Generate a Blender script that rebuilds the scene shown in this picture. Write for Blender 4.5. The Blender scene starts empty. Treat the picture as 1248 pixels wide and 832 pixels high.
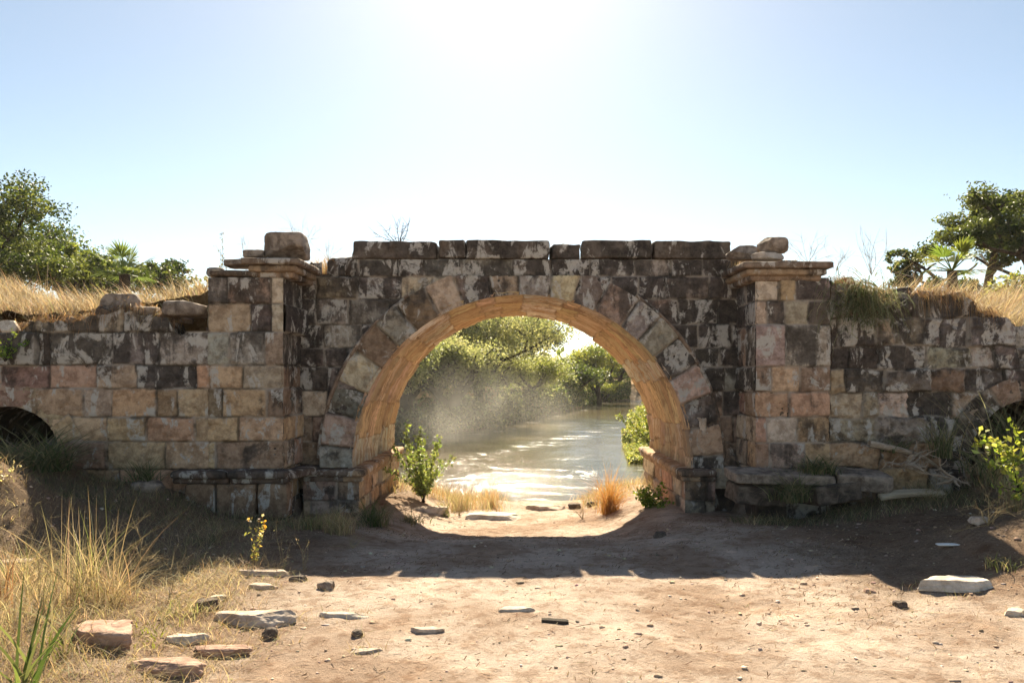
import bpy, math, random
import numpy as np
R = math.radians
sc = bpy.context.scene
col = sc.collection

# ------------------------------------------------------------------ camera, sky, sun, exposure
EYE = 1.6
FPX = 900.0
cam_d = bpy.data.cameras.new("camera"); cam = bpy.data.objects.new("camera", cam_d); col.objects.link(cam)
cam.location = (0, 0, EYE); cam.rotation_euler = (R(90), 0, 0)
cam_d.sensor_width = 36; cam_d.lens = FPX * 36 / 1248
cam_d.shift_x = -9 / 1248; cam_d.shift_y = 44 / 1248
cam_d.clip_start = 0.05; cam_d.clip_end = 3000
sc.camera = cam

SUN_EL, SUN_AZ = 40.0, 1.5          # the sun stands behind the bridge, a touch to the left
w = bpy.data.worlds.new("World"); sc.world = w; w.use_nodes = True
nt = w.node_tree; nt.nodes.clear()
sky = nt.nodes.new("ShaderNodeTexSky"); sky.sky_type = 'NISHITA'; sky.sun_disc = False
sky.sun_elevation = R(SUN_EL); sky.sun_rotation = R(-SUN_AZ)
sky.air_density = 0.85; sky.dust_density = 0.7; sky.ozone_density = 0.8; sky.altitude = 900
bg = nt.nodes.new("ShaderNodeBackground"); bg.inputs[1].default_value = 0.063
wo = nt.nodes.new("ShaderNodeOutputWorld")
nt.links.new(sky.outputs[0], bg.inputs[0]); nt.links.new(bg.outputs[0], wo.inputs[0])
sd = bpy.data.lights.new("sun", 'SUN'); sun = bpy.data.objects.new("sun", sd); col.objects.link(sun)
sd.energy = 5.0; sd.angle = R(0.5); sd.color = (1.0, 0.93, 0.83)
sun.rotation_euler = (R(-(90 - SUN_EL)), 0, R(SUN_AZ)); sun.location = (0, 30, 30)
sc.view_settings.view_transform = 'Standard'; sc.view_settings.look = 'None'
sc.view_settings.exposure = 1.6; sc.view_settings.gamma = 1; sc.view_settings.use_white_balance = True; sc.view_settings.white_balance_temperature = 7900; sc.view_settings.white_balance_tint = 4; sc.view_settings.use_curve_mapping = False
try:
    sc.cycles.max_bounces = 10; sc.cycles.diffuse_bounces = 5; sc.cycles.transparent_max_bounces = 12
    sc.cycles.volume_bounces = 1; sc.cycles.volume_step_rate = 1.0; sc.cycles.volume_max_steps = 64
except Exception: pass

# ------------------------------------------------------------------ numeric helpers
rng = np.random.default_rng(7)
def _h(ix, iy, iz, s):
    n = (ix.astype(np.int64) * 374761393 + iy.astype(np.int64) * 668265263 + iz.astype(np.int64) * 2147483647 + s * 1274126177) & 0xffffffff
    n = ((n ^ (n >> 13)) * 1103515245) & 0xffffffff
    n = ((n ^ (n >> 16)) * 668265263) & 0xffffffff
    return ((n ^ (n >> 15)) & 0xffffff) / float(0xffffff)
def vnoise(x, y, z=0.0, s=0):
    x, y, z = np.broadcast_arrays(np.asarray(x, float), np.asarray(y, float), np.asarray(z, float))
    ix, iy, iz = np.floor(x), np.floor(y), np.floor(z)
    fx, fy, fz = x - ix, y - iy, z - iz
    fx = fx*fx*(3-2*fx); fy = fy*fy*(3-2*fy); fz = fz*fz*(3-2*fz)
    r = 0
    for a in (0, 1):
        for b in (0, 1):
            for c in (0, 1):
                r = r + _h(ix+a, iy+b, iz+c, s) * (fx if a else 1-fx) * (fy if b else 1-fy) * (fz if c else 1-fz)
    return r * 2 - 1
def fbm(x, y, z=0.0, s=0, o=4, g=0.5):
    r, a, f, t = 0, 1.0, 1.0, 0
    for i in range(o):
        r = r + a * vnoise(x*f, y*f, np.asarray(z)*f, s + i*17); t += a; a *= g; f *= 2.03
    return r / t
def ss(x, a, b):
    t = np.clip((np.asarray(x, float) - a) / (b - a), 0, 1); return t*t*(3-2*t)

def mk(name, V, F, mat, parent=None, attrs=None, smooth=True):
    V = np.asarray(V, np.float32); F = np.asarray(F, np.int32)
    me = bpy.data.meshes.new(name)
    me.vertices.add(len(V)); me.vertices.foreach_set("co", V.ravel())
    k = F.shape[1]
    me.loops.add(F.size); me.loops.foreach_set("vertex_index", F.ravel())
    me.polygons.add(len(F)); me.polygons.foreach_set("loop_start", np.arange(0, F.size, k, dtype=np.int32))
    me.polygons.foreach_set("use_smooth", np.full(len(F), smooth, bool))
    me.update(calc_edges=True)
    if attrs:
        for n, a in attrs.items():
            a = np.asarray(a, np.float32)
            if a.ndim == 2:
                if a.shape[1] == 3: a = np.concatenate([a, np.ones((len(a), 1), np.float32)], 1)
                at_ = me.attributes.new(n, 'FLOAT_COLOR', 'POINT'); at_.data.foreach_set("color", a.ravel())
            else:
                at_ = me.attributes.new(n, 'FLOAT', 'POINT'); at_.data.foreach_set("value", a)
    me.materials.append(mat)
    o = bpy.data.objects.new(name, me); col.objects.link(o)
    if parent: o.parent = parent
    return o
def tag(o, label=None, cat=None, group=None, kind=None):
    if label: o["label"] = label
    if cat: o["category"] = cat
    if group: o["group"] = group
    if kind: o["kind"] = kind
    return o
def empty(name, loc, label, cat, group=None, kind=None):
    o = bpy.data.objects.new(name, None); o.location = loc; col.objects.link(o)
    return tag(o, label, cat, group, kind)
def join(parts):
    """parts: list of (V, F, attrs) with equal attribute keys -> one"""
    Vs, Fs, A, n = [], [], {}, 0
    for V, F, at_ in parts:
        Vs.append(V); Fs.append(F + n); n += len(V)
        for k, a in at_.items(): A.setdefault(k, []).append(a)
    return np.concatenate(Vs), np.concatenate(Fs), {k: np.concatenate(a) for k, a in A.items()}
def local(V, o): return V - np.array(o)

# ------------------------------------------------------------------ materials
def newmat(name):
    m = bpy.data.materials.new(name); m.use_nodes = True; m.node_tree.nodes.clear()
    return m, m.node_tree.nodes, m.node_tree.links
class NB:
    def __init__(s, m): s.n = m.node_tree.nodes; s.l = m.node_tree.links
    def node(s, t, **k):
        x = s.n.new(t)
        for a, b in k.items(): setattr(x, a, b)
        return x
    def set(s, sock, v):
        if hasattr(v, "is_output"): s.l.new(v, sock)
        elif v is not None:
            if isinstance(v, (tuple, list)) and len(v) == 3 and sock.type == 'RGBA': v = (*v, 1)
            sock.default_value = v
    def attr(s, n, out='Color'):
        x = s.node("ShaderNodeAttribute", attribute_name=n); return x.outputs[out]
    def noise(s, vec, scale, detail=6, rough=0.55, dist=0.0, out='Fac'):
        x = s.node("ShaderNodeTexNoise"); s.set(x.inputs['Vector'], vec); x.inputs['Scale'].default_value = scale
        x.inputs['Detail'].default_value = detail; x.inputs['Roughness'].default_value = rough; x.inputs['Distortion'].default_value = dist
        return x.outputs[out]
    def vor(s, vec, scale, feature='F1', out='Distance'):
        x = s.node("ShaderNodeTexVoronoi", feature=feature); s.set(x.inputs['Vector'], vec); x.inputs['Scale'].default_value = scale
        return x.outputs[out]
    def math(s, op, a, b=0.0, c=None):
        x = s.node("ShaderNodeMath", operation=op); s.set(x.inputs[0], a); s.set(x.inputs[1], b)
        if c is not None: s.set(x.inputs[2], c)
        return x.outputs[0]
    def ramp(s, v, a, b):
        x = s.node("ShaderNodeMapRange", interpolation_type='SMOOTHSTEP'); s.set(x.inputs[0], v)
        x.inputs[1].default_value = a; x.inputs[2].default_value = b; return x.outputs[0]
    def mix(s, f, a, b, mode='MIX'):
        x = s.node("ShaderNodeMix", data_type='RGBA', blend_type=mode); s.set(x.inputs[0], f); s.set(x.inputs[6], a); s.set(x.inputs[7], b)
        return x.outputs[2]
    def vmath(s, op, a, b=None, scale=None):
        x = s.node("ShaderNodeVectorMath", operation=op); s.set(x.inputs[0], a)
        if b is not None: s.set(x.inputs[1], b)
        if scale is not None: s.set(x.inputs['Scale'], scale)
        return x.outputs[0]
    def pos(s): return s.node("ShaderNodeNewGeometry").outputs['Position']
    def bump(s, h, strength, dist, normal=None):
        x = s.node("ShaderNodeBump"); s.set(x.inputs['Strength'], strength); x.inputs['Distance'].default_value = dist
        s.set(x.inputs['Height'], h)
        if normal: s.set(x.inputs['Normal'], normal)
        return x.outputs[0]
    def principled(s, colr, rough=0.9, normal=None, spec=0.2, **k):
        x = s.node("ShaderNodeBsdfPrincipled"); s.set(x.inputs['Base Color'], colr); s.set(x.inputs['Roughness'], rough)
        s.set(x.inputs['Specular IOR Level'], spec)
        if normal: s.set(x.inputs['Normal'], normal)
        for a, b in k.items(): s.set(x.inputs[a], b)
        return x.outputs[0]
    def out(s, surf=None, vol=None):
        x = s.node("ShaderNodeOutputMaterial")
        if surf: s.l.new(surf, x.inputs[0])
        if vol: s.l.new(vol, x.inputs[1])

def stone_mat(name, streak=False, dark=(0.026, 0.023, 0.021), pale=(0.60, 0.56, 0.51)):
    """attributes: col = the block's own colour, wx = how weathered, rnd = a number per block, jt = joint"""
    m, _, _ = newmat(name); b = NB(m)
    P = b.pos(); rnd = b.attr("rnd", 'Fac'); wx = b.attr("wx", 'Fac'); jt = b.attr("jt", 'Fac')
    off = b.vmath('SCALE', (1.0, 1.7, 0.6), scale=b.math('MULTIPLY', rnd, 23.0))
    Pb = b.vmath('ADD', P, off)
    n1 = b.noise(Pb, 1.9, 10, 0.62, 0.6); n2 = b.noise(P, 2.3, 10, 0.65, 0.4); n3 = b.noise(Pb, 9, 8, 0.7); n4 = b.noise(P, 45, 6, 0.75)
    c = b.attr("col")
    c = b.mix(b.ramp(n3, 0.38, 0.60), b.mix(0.75, c, (0.52, 0.46, 0.42), 'MULTIPLY'), b.mix(0.35, c, (1.25, 1.22, 1.18), 'MULTIPLY'))
    c = b.mix(b.math('MULTIPLY', b.ramp(n2, 0.45, 0.75), 0.22), c, (0.34, 0.19, 0.11))
    # brown-black crust: the edges of the patches break at the joints because each block reads its own noise
    k = b.math('ADD', b.math('MULTIPLY', b.math('ADD', n1, n2), 0.5), b.math('MULTIPLY', wx, 0.42))
    k = b.math('ADD', k, b.math('MULTIPLY', b.math('SUBTRACT', n4, 0.5), 0.10))
    run = b.noise(b.vmath('MULTIPLY', P, (5.5, 5.5, 0.55)), 1.0, 7, 0.6, 0.5)
    k = b.math('ADD', k, b.math('MULTIPLY', b.math('SUBTRACT', run, 0.5), 0.34))
    crust = b.math('ADD', b.math('MULTIPLY', b.ramp(k, 0.50, 0.66), .55), b.math('MULTIPLY', b.ramp(k, 0.55, 0.60), .40))
    dk = b.mix(b.ramp(b.math('ADD', b.math('MULTIPLY', n4, .5), b.math('MULTIPLY', n3, .5)), 0.38, 0.66), dark, (0.115, 0.092, 0.08))
    c = b.mix(b.math('MULTIPLY', crust, 0.92), c, dk)
    # lime bloom, only where the stone is weathered
    q = b.noise(b.vmath('MULTIPLY', Pb, (1.0, 1.0, 0.45)), 4.6, 10, 0.66, 0.7)
    lime = b.math('MULTIPLY', b.ramp(b.math('ADD', q, b.math('MULTIPLY', wx, 0.09)), 0.545, 0.595), b.ramp(n3, 0.36, 0.52))
    c = b.mix(b.math('MULTIPLY', lime, 0.9), c, b.mix(n4, (0.40, 0.355, 0.32), pale))
    c = b.mix(b.math('MULTIPLY', b.ramp(n4, 0.35, 0.75), 0.30), c, b.mix(1.0, c, (0.45, 0.42, 0.40), 'MULTIPLY'))
    c = b.mix(b.math('MULTIPLY', jt, 0.75), c, b.mix(b.ramp(b.noise(P, 3.1, 4), 0.44, 0.58), (0.03, 0.025, 0.02), (0.36, 0.30, 0.25)))
    h = b.math('ADD', b.math('MULTIPLY', n4, 0.4), b.math('MULTIPLY', b.noise(P, 140, 5, 0.7), 0.25))
    h = b.math('ADD', h, b.math('MULTIPLY', b.vor(P, 38), 0.25))
    nrm = b.bump(h, 0.75, 0.02)
    b.out(b.principled(c, 0.92, nrm, 0.15)); return m
M_stone = stone_mat("weathered_stone")

m, _, _ = newmat("ochre_stone"); b = NB(m)      # the vault: ochre beds running with the arch
c0 = b.attr("col"); uvw = b.attr("uvw"); P = b.pos()
st = b.noise(b.vmath('MULTIPLY', uvw, (1.1, 13.0, 1.0)), 1.6, 9, 0.62, 0.5)
st2 = b.noise(b.vmath('MULTIPLY', uvw, (2.5, 60.0, 1.0)), 1.0, 5, 0.6, 0.3)
c = b.mix(b.ramp(st, 0.38, 0.58), (0.46, 0.31, 0.19), c0)
c = b.mix(b.math('MULTIPLY', b.ramp(st, 0.60, 0.70), 0.6), c, (0.78, 0.56, 0.32))
c = b.mix(b.math('MULTIPLY', b.ramp(st2, 0.53, 0.63), 0.7), c, (0.27, 0.155, 0.08))
c = b.mix(b.math('MULTIPLY', b.ramp(b.noise(P, 3.5, 8, 0.7), 0.50, 0.64), 0.5), c, (0.17, 0.115, 0.08))
c = b.mix(b.math('MULTIPLY', b.attr("jt", 'Fac'), 0.45), c, (0.16, 0.10, 0.06))
h = b.math('ADD', b.math('MULTIPLY', st, 1.2), b.math('MULTIPLY', b.noise(P, 60, 6, 0.7), 0.35))
h = b.math('ADD', h, b.math('MULTIPLY', st2, 0.5))
b.out(b.principled(c, 0.85, b.bump(h, 0.6, 0.022), 0.2)); M_ochre = m

m, _, _ = newmat("ground_earth"); b = NB(m); P = b.pos(); c = b.attr("col")
n = b.noise(P, 1.3, 10, 0.62, 0.3); n2 = b.noise(P, 9, 9, 0.7, 0.2); n3 = b.noise(P, 55, 8, 0.75); lit = b.attr("lit", 'Fac')
c = b.mix(b.ramp(n, 0.38, 0.60), b.mix(1.0, c, (0.66, 0.58, 0.52), 'MULTIPLY'), c)
c = b.mix(b.math('MULTIPLY', b.ramp(n2, 0.48, 0.62), 0.6), c, b.mix(1.0, c, (0.55, 0.44, 0.36), 'MULTIPLY'))
c = b.mix(b.math('MULTIPLY', b.ramp(n3, 0.5, 0.72), 0.55), c, b.mix(1.0, c, (0.45, 0.38, 0.33), 'MULTIPLY'))
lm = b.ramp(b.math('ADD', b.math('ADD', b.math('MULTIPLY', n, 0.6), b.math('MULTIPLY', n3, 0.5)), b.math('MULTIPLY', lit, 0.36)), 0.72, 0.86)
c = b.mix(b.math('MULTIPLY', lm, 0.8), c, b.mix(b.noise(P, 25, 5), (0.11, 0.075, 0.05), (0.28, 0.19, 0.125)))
c = b.mix(b.math('MULTIPLY', b.ramp(b.noise(P, 3.5, 8, 0.65), 0.54, 0.62), 0.55), c, b.mix(1.0, c, (1.35, 1.33, 1.3), 'MULTIPLY'))
h = b.math('ADD', b.math('MULTIPLY', n2, 0.8), b.math('ADD', b.math('MULTIPLY', n3, 0.5), b.math('MULTIPLY', b.noise(P, 190, 4, 0.7), 0.22)))
b.out(b.principled(c, 0.95, b.bump(h, 1.0, 0.075), 0.1)); M_ground = m

m, _, _ = newmat("river_water"); b = NB(m); P = b.pos()
Pw = b.vmath('MULTIPLY', P, (0.75, 1.5, 1.0))
a1 = b.noise(Pw, 1.2, 4, 0.55, 1.2); a2 = b.noise(Pw, 5.0, 5, 0.6, 0.8); a3 = b.noise(Pw, 22, 3, 0.6, 0.4)
foam_n = b.noise(b.vmath('MULTIPLY', P, (0.55, 0.8, 1.0)), 0.55, 9, 0.68, 1.6)
frag = b.noise(Pw, 6.5, 8, 0.75, 0.6)
fm = b.math('MULTIPLY', b.ramp(foam_n, 0.52, 0.62), b.ramp(frag, 0.47, 0.60))
fm = b.math('MULTIPLY', fm, b.attr("foam", 'Fac'))
h = b.math('ADD', b.math('MULTIPLY', a1, 0.45), b.math('ADD', b.math('MULTIPLY', a2, 0.36), b.math('MULTIPLY', a3, 0.17)))
nrm = b.bump(h, b.math('ADD', .30, b.math('MULTIPLY', b.attr('foam', 'Fac'), .26)), 0.085)
c = b.mix(b.ramp(b.noise(P, 0.12, 3), 0.4, 0.6), (0.13, 0.10, 0.065), (0.09, 0.08, 0.055))
c = b.mix(fm, c, (0.82, 0.80, 0.76))
rg = b.math('ADD', 0.06, b.math('MULTIPLY', fm, 0.5))
b.out(b.principled(c, rg, nrm, 0.6)); M_water = m

def leaf_mat(name, trans=0.5, rough=0.5, spec=0.3, tc=(1.35, 1.3, 0.75)):
    m, _, _ = newmat(name); b = NB(m); c = b.attr("col"); P = b.pos()
    c = b.mix(b.math('MULTIPLY', b.noise(P, 6, 3), 0.5), c, b.mix(1.0, c, (0.6, 0.62, 0.6), 'MULTIPLY'))
    p = b.principled(c, rough, None, spec)
    t = b.node("ShaderNodeBsdfTranslucent"); b.set(t.inputs[0], b.mix(1.0, c, tc, 'MULTIPLY'))
    x = b.node("ShaderNodeMixShader"); x.inputs[0].default_value = trans
    b.l.new(p, x.inputs[1]); b.l.new(t.outputs[0], x.inputs[2]); b.out(x.outputs[0]); return m
M_leaf = leaf_mat("leaf", 0.5); M_grass = leaf_mat("grass_blade", 0.45, 0.6, 0.2, (1.15, 1.08, .85))

def simple_mat(name, c1, c2, scale=12, bs=0.6, rough=0.9, bd=0.02, stretch=(1, 1, 1)):
    m, _, _ = newmat(name); b = NB(m)
    P = b.vmath('MULTIPLY', b.node("ShaderNodeTexCoord").outputs['Object'], stretch)
    n = b.noise(P, scale, 8, 0.68, 0.4); n2 = b.noise(P, scale*6, 5, 0.7)
    c = b.mix(b.ramp(n, 0.36, 0.64), c1, c2)
    c = b.mix(b.math('MULTIPLY', b.ramp(n2, 0.45, 0.75), 0.4), c, b.mix(1.0, c, (0.45, 0.4, 0.36), 'MULTIPLY'))
    b.out(b.principled(c, rough, b.bump(b.math('ADD', n, b.math('MULTIPLY', n2, 0.5)), bs, bd), 0.2)); return m
M_bark = simple_mat("bark", (0.028, 0.021, 0.017), (0.08, 0.06, 0.046), 8, stretch=(1, 1, 0.25))
M_wood = simple_mat("dead_wood", (0.30, 0.22, 0.16), (0.52, 0.42, 0.33), 10, stretch=(1, 4, 4))
M_plank = simple_mat("bleached_wood", (0.42, 0.34, 0.25), (0.58, 0.48, 0.36), 9, stretch=(0.4, 5, 5))
M_rock_pale = simple_mat("pale_rock", (0.38, 0.29, 0.23), (0.60, 0.50, 0.42), 6)
M_rock_pink = simple_mat("pinkish_rock", (0.30, 0.18, 0.135), (0.48, 0.33, 0.26), 6)
M_rock_grey = simple_mat("grey_brown_rock", (0.13, 0.098, 0.078), (0.36, 0.29, 0.24), 7)
M_rock_dark = simple_mat("dark_rock", (0.06, 0.045, 0.038), (0.19, 0.145, 0.115), 8)
M_rock_white = simple_mat("whitish_rock", (0.44, 0.36, 0.29), (0.66, 0.58, 0.50), 7)
M_white = simple_mat("white_litter", (0.72, 0.72, 0.7), (0.8, 0.8, 0.78), 12, 0.1)

M_stalk = simple_mat("dry_stalk", (.30, .22, .12), (.46, .36, .2), 20)

# ------------------------------------------------------------------ the lie of the land
WZ = -1.2                                # river surface
NEARB = np.array([(-400, 30), (-80, 24), (-9, 19.5), (-4, 15.5), (-1, 14.6), (2.0, 14.6), (3.0, 16.5), (3.5, 22), (4.45, 31), (7.8, 50), (14, 75), (24, 90), (60, 106), (400, 190)], float)
FARB = np.array([(-400, 52), (-70, 33), (-20, 31), (-5.7, 33.0), (-1.5, 41), (2.5, 56), (6.6, 72), (9.6, 86), (16, 96), (40, 120), (400, 230)], float)
def segdist(X, Y, pts):
    d = np.full(np.shape(X), 1e9)
    for (ax, ay), (bx, by) in zip(pts[:-1], pts[1:]):
        vx, vy = bx-ax, by-ay
        t = np.clip(((X-ax)*vx + (Y-ay)*vy) / (vx*vx+vy*vy), 0, 1)
        d = np.minimum(d, np.hypot(X-ax-t*vx, Y-ay-t*vy))
    return d
def river_sd(X, Y):
    inn = (Y > np.interp(X, NEARB[:, 0], NEARB[:, 1])) & (Y < np.interp(X, FARB[:, 0], FARB[:, 1]))
    d = np.minimum(segdist(X, Y, NEARB), segdist(X, Y, FARB))
    return np.where(inn, d, -d)
def terrain(X, Y, detail=True):
    X = np.asarray(X, float); Y = np.asarray(Y, float)
    z = np.interp(Y, [-5, 2, 4, 5.3, 7, 8.4, 10, 12, 13.2, 30], [.25, .22, .2, .17, .04, -.215, -.30, -.40, -.6, -.6])
    side = ss(np.abs(X), 0.9, 1.9)
    z = z + side * np.interp(Y, [5.5, 8.0, 11.5, 13.5], [0, .19, .30, .15])
    z = z + (0.42 * ss(-X, 2.9, 4.3) + .34*ss(-X, 4.5, 5.3)) * ss(Y, 6.2, 8.0) + (0.26 * ss(X, 2.9, 4.6) + .30*ss(X, 4.7, 5.3)) * ss(Y, 6.6, 8.0)
    z = z + 0.74 * np.exp(-((X+4.55)**2 + (Y-6.25)**2) / (2*0.42**2)) + 0.45 * np.exp(-((X-4.15)**2 + (Y-5.6)**2) / (2*0.58**2))
    z = z + 0.10 * ss(-X, 1.2, 2.6) * ss(-Y, -6, -4)
    # rounded shoulders of the bank either side of the path, beyond the vault
    hl = 2.50 + 0.30 * ss(Y, 9.2, 12.5) * 2.2 + 0.18*ss(-X, 3.3, 4.2)*0
    hr = np.interp(X, [3.2, 4.2, 5.1, 5.8, 8], [2.74, 2.66, 2.48, 2.25, 2.1]) + np.interp(X, [3.2, 5, 7, 9], [0.60, .72, .85, .6]) * ss(Y, 9.0, 12.5)
    hl = np.interp(X, [-8, -5.9, -4.9, -4.3, -3.5], [2.35, 2.36, 2.44, 2.5, 2.62]) + np.interp(X, [-9, -6, -3.5], [.75, .85, .70]) * ss(Y, 8.7, 12.0)
    hill = np.where(X < 0, hl, hr)
    wx = np.interp(Y, [8, 11.8, 16], [2.6, 2.6, 3.6])
    f = ss(np.abs(X), wx, wx + np.interp(Y, [8, 11.7, 13, 16], [.5, .55, 1.6, 3])) * ss(Y, 8.70, 8.87)
    far = ss(Y, 20, 60)
    z = z * (1-f) + hill * f
    sd_ = river_sd(X, Y)
    bank = np.where(Y > np.interp(X, FARB[:, 0], FARB[:, 1]), 0.6 + 1.4*ss(-sd_, 3, 25), z)
    wid = np.where(Y > 30, 4.0, np.where(np.abs(X) < 3, 2.2, 6.5))
    land = WZ - 0.05 + (bank - WZ + 0.05) * ss(-sd_, -0.1, wid)
    z = np.where(sd_ > -wid, land, bank)
    z = np.where(sd_ > 0, WZ - 0.05 - np.minimum(1.2, sd_*0.35), z)
    if detail:
        amp = 0.5 + 0.8 * (f > 0.5) + ss(np.abs(X), 1.5, 4)*0.5
        z = z + amp*(0.045*fbm(X*0.8, Y*0.8, 0, 3, 3) + 0.032*fbm(X*3.1, Y*3.1, 0, 9, 4, .65) + 0.018*fbm(X*14, Y*14, 0, 5, 2, .6))
    return z
def gz(x, y): return float(terrain(np.array([x]), np.array([y]))[0])
def at(px, py, y0=2.4, y1=40.0):
    """where the line of sight through a point of the photograph meets the ground"""
    Ys = np.arange(y0, y1, 0.01); X = (px-633)/FPX*Ys; Z = EYE-(py-460)/FPX*Ys
    hit = np.nonzero(Z <= terrain(X, Ys))[0]; i = hit[0] if len(hit) else -1
    return float(X[i]), float(Ys[i]), float(terrain(X[i:i+1] if i >= 0 else X[-1:], Ys[i:i+1] if i >= 0 else Ys[-1:])[0])

def axis(a, b, step, lo, hi, g=1.13):
    c = list(np.arange(a, b, step)); s, x = step, b
    up = []
    while x < hi: up.append(x); s *= g; x += s
    up.append(hi); s, x, dn = step, a - step, []
    while x > lo: dn.append(x); s *= g; x -= s
    dn.append(lo)
    return np.array(dn[::-1] + c + up)
gx = axis(-5.6, 5.6, 0.028, -600, 600, 1.055); gy = axis(2.6, 14.0, 0.028, -40, 1500, 1.04)
X, Y = np.meshgrid(gx, gy); Z = terrain(X, Y)
path = ss(-np.abs(X - 0.35 - 0.12*(Y-6)*0), -2.6 - 0.0*Y, -1.2) * ss(-Y, -14, -13)
path = np.maximum(path, ss(X, -0.9, 0.2) * ss(-Y, -5.2, -4.2))
hillm = (Z > 1.5) | (Y > 16)
e = fbm(X*1.1, Y*1.1, 0, 31, 4)
path = np.clip(path + 0.35*e*(path > 0.02), 0, 1)
cA = np.array([0.70, 0.56, 0.47]); cB = np.array([0.42, 0.31, 0.235]); cC = np.array([0.30, 0.20, 0.10]); cD = np.array([0.22, 0.15, 0.09])
C = cB + (cA-cB)*path[..., None]
C = np.where(hillm[..., None], cC, C)
C = np.where((Z < -0.55)[..., None], np.array([0.46, 0.36, 0.27]), C)
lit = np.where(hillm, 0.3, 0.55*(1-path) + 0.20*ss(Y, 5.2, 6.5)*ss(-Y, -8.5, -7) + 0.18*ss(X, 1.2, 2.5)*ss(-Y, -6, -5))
n1, n2 = X.shape
idx = np.arange(n1*n2).reshape(n1, n2)
F = np.stack([idx[:-1, :-1], idx[:-1, 1:], idx[1:, 1:], idx[1:, :-1]], -1)
dz = np.maximum.reduce([Z[:-1, :-1], Z[:-1, 1:], Z[1:, 1:], Z[1:, :-1]]) - np.minimum.reduce([Z[:-1, :-1], Z[:-1, 1:], Z[1:, 1:], Z[1:, :-1]])
yc = Y[:-1, :-1]; xc = np.abs(X[:-1, :-1])
cut = (dz > 0.10) & (yc > 8.65) & (yc < 8.92) & (xc > 4.3)     # the jump inside the thickness of the wing walls, where the culverts pass
F = F[~cut]
V = np.stack([X, Y, Z], -1).reshape(-1, 3)
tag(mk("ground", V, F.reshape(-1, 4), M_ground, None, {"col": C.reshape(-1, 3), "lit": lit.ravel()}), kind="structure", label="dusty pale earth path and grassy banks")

wxs = axis(-10, 18, 0.25, -500, 500, 1.1); wys = axis(13.5, 60, 0.25, 12, 600, 1.06)
X, Y = np.meshgrid(wxs, wys); n1, n2 = X.shape; idx = np.arange(n1*n2).reshape(n1, n2)
F = np.stack([idx[:-1, :-1], idx[:-1, 1:], idx[1:, 1:], idx[1:, :-1]], -1).reshape(-1, 4)
zz = WZ + 0.035*fbm(X*0.6, Y*1.1, 0, 77, 3)*ss(-Y, -80, -40)
foam = np.exp(-((Y - 21 - 0.5*(X-0.5))**2)/(2*3.0**2)) * np.exp(-((X+0.3)**2)/(2*2.6**2)) + 0.9*np.exp(-((Y-np.interp(X, FARB[:, 0], FARB[:, 1])+4.0)**2)/(2*1.2**2)) + 0.75*np.exp(-((Y - 29 - 2.2*X)**2)/(2*1.5**2)) + 0.04
tag(mk("water", np.stack([X, Y, zz], -1).reshape(-1, 3), F, M_water, None, {"foam": np.clip(foam, 0, 1).ravel()}), kind="structure", label="brown river with glittering ripples")

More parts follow.
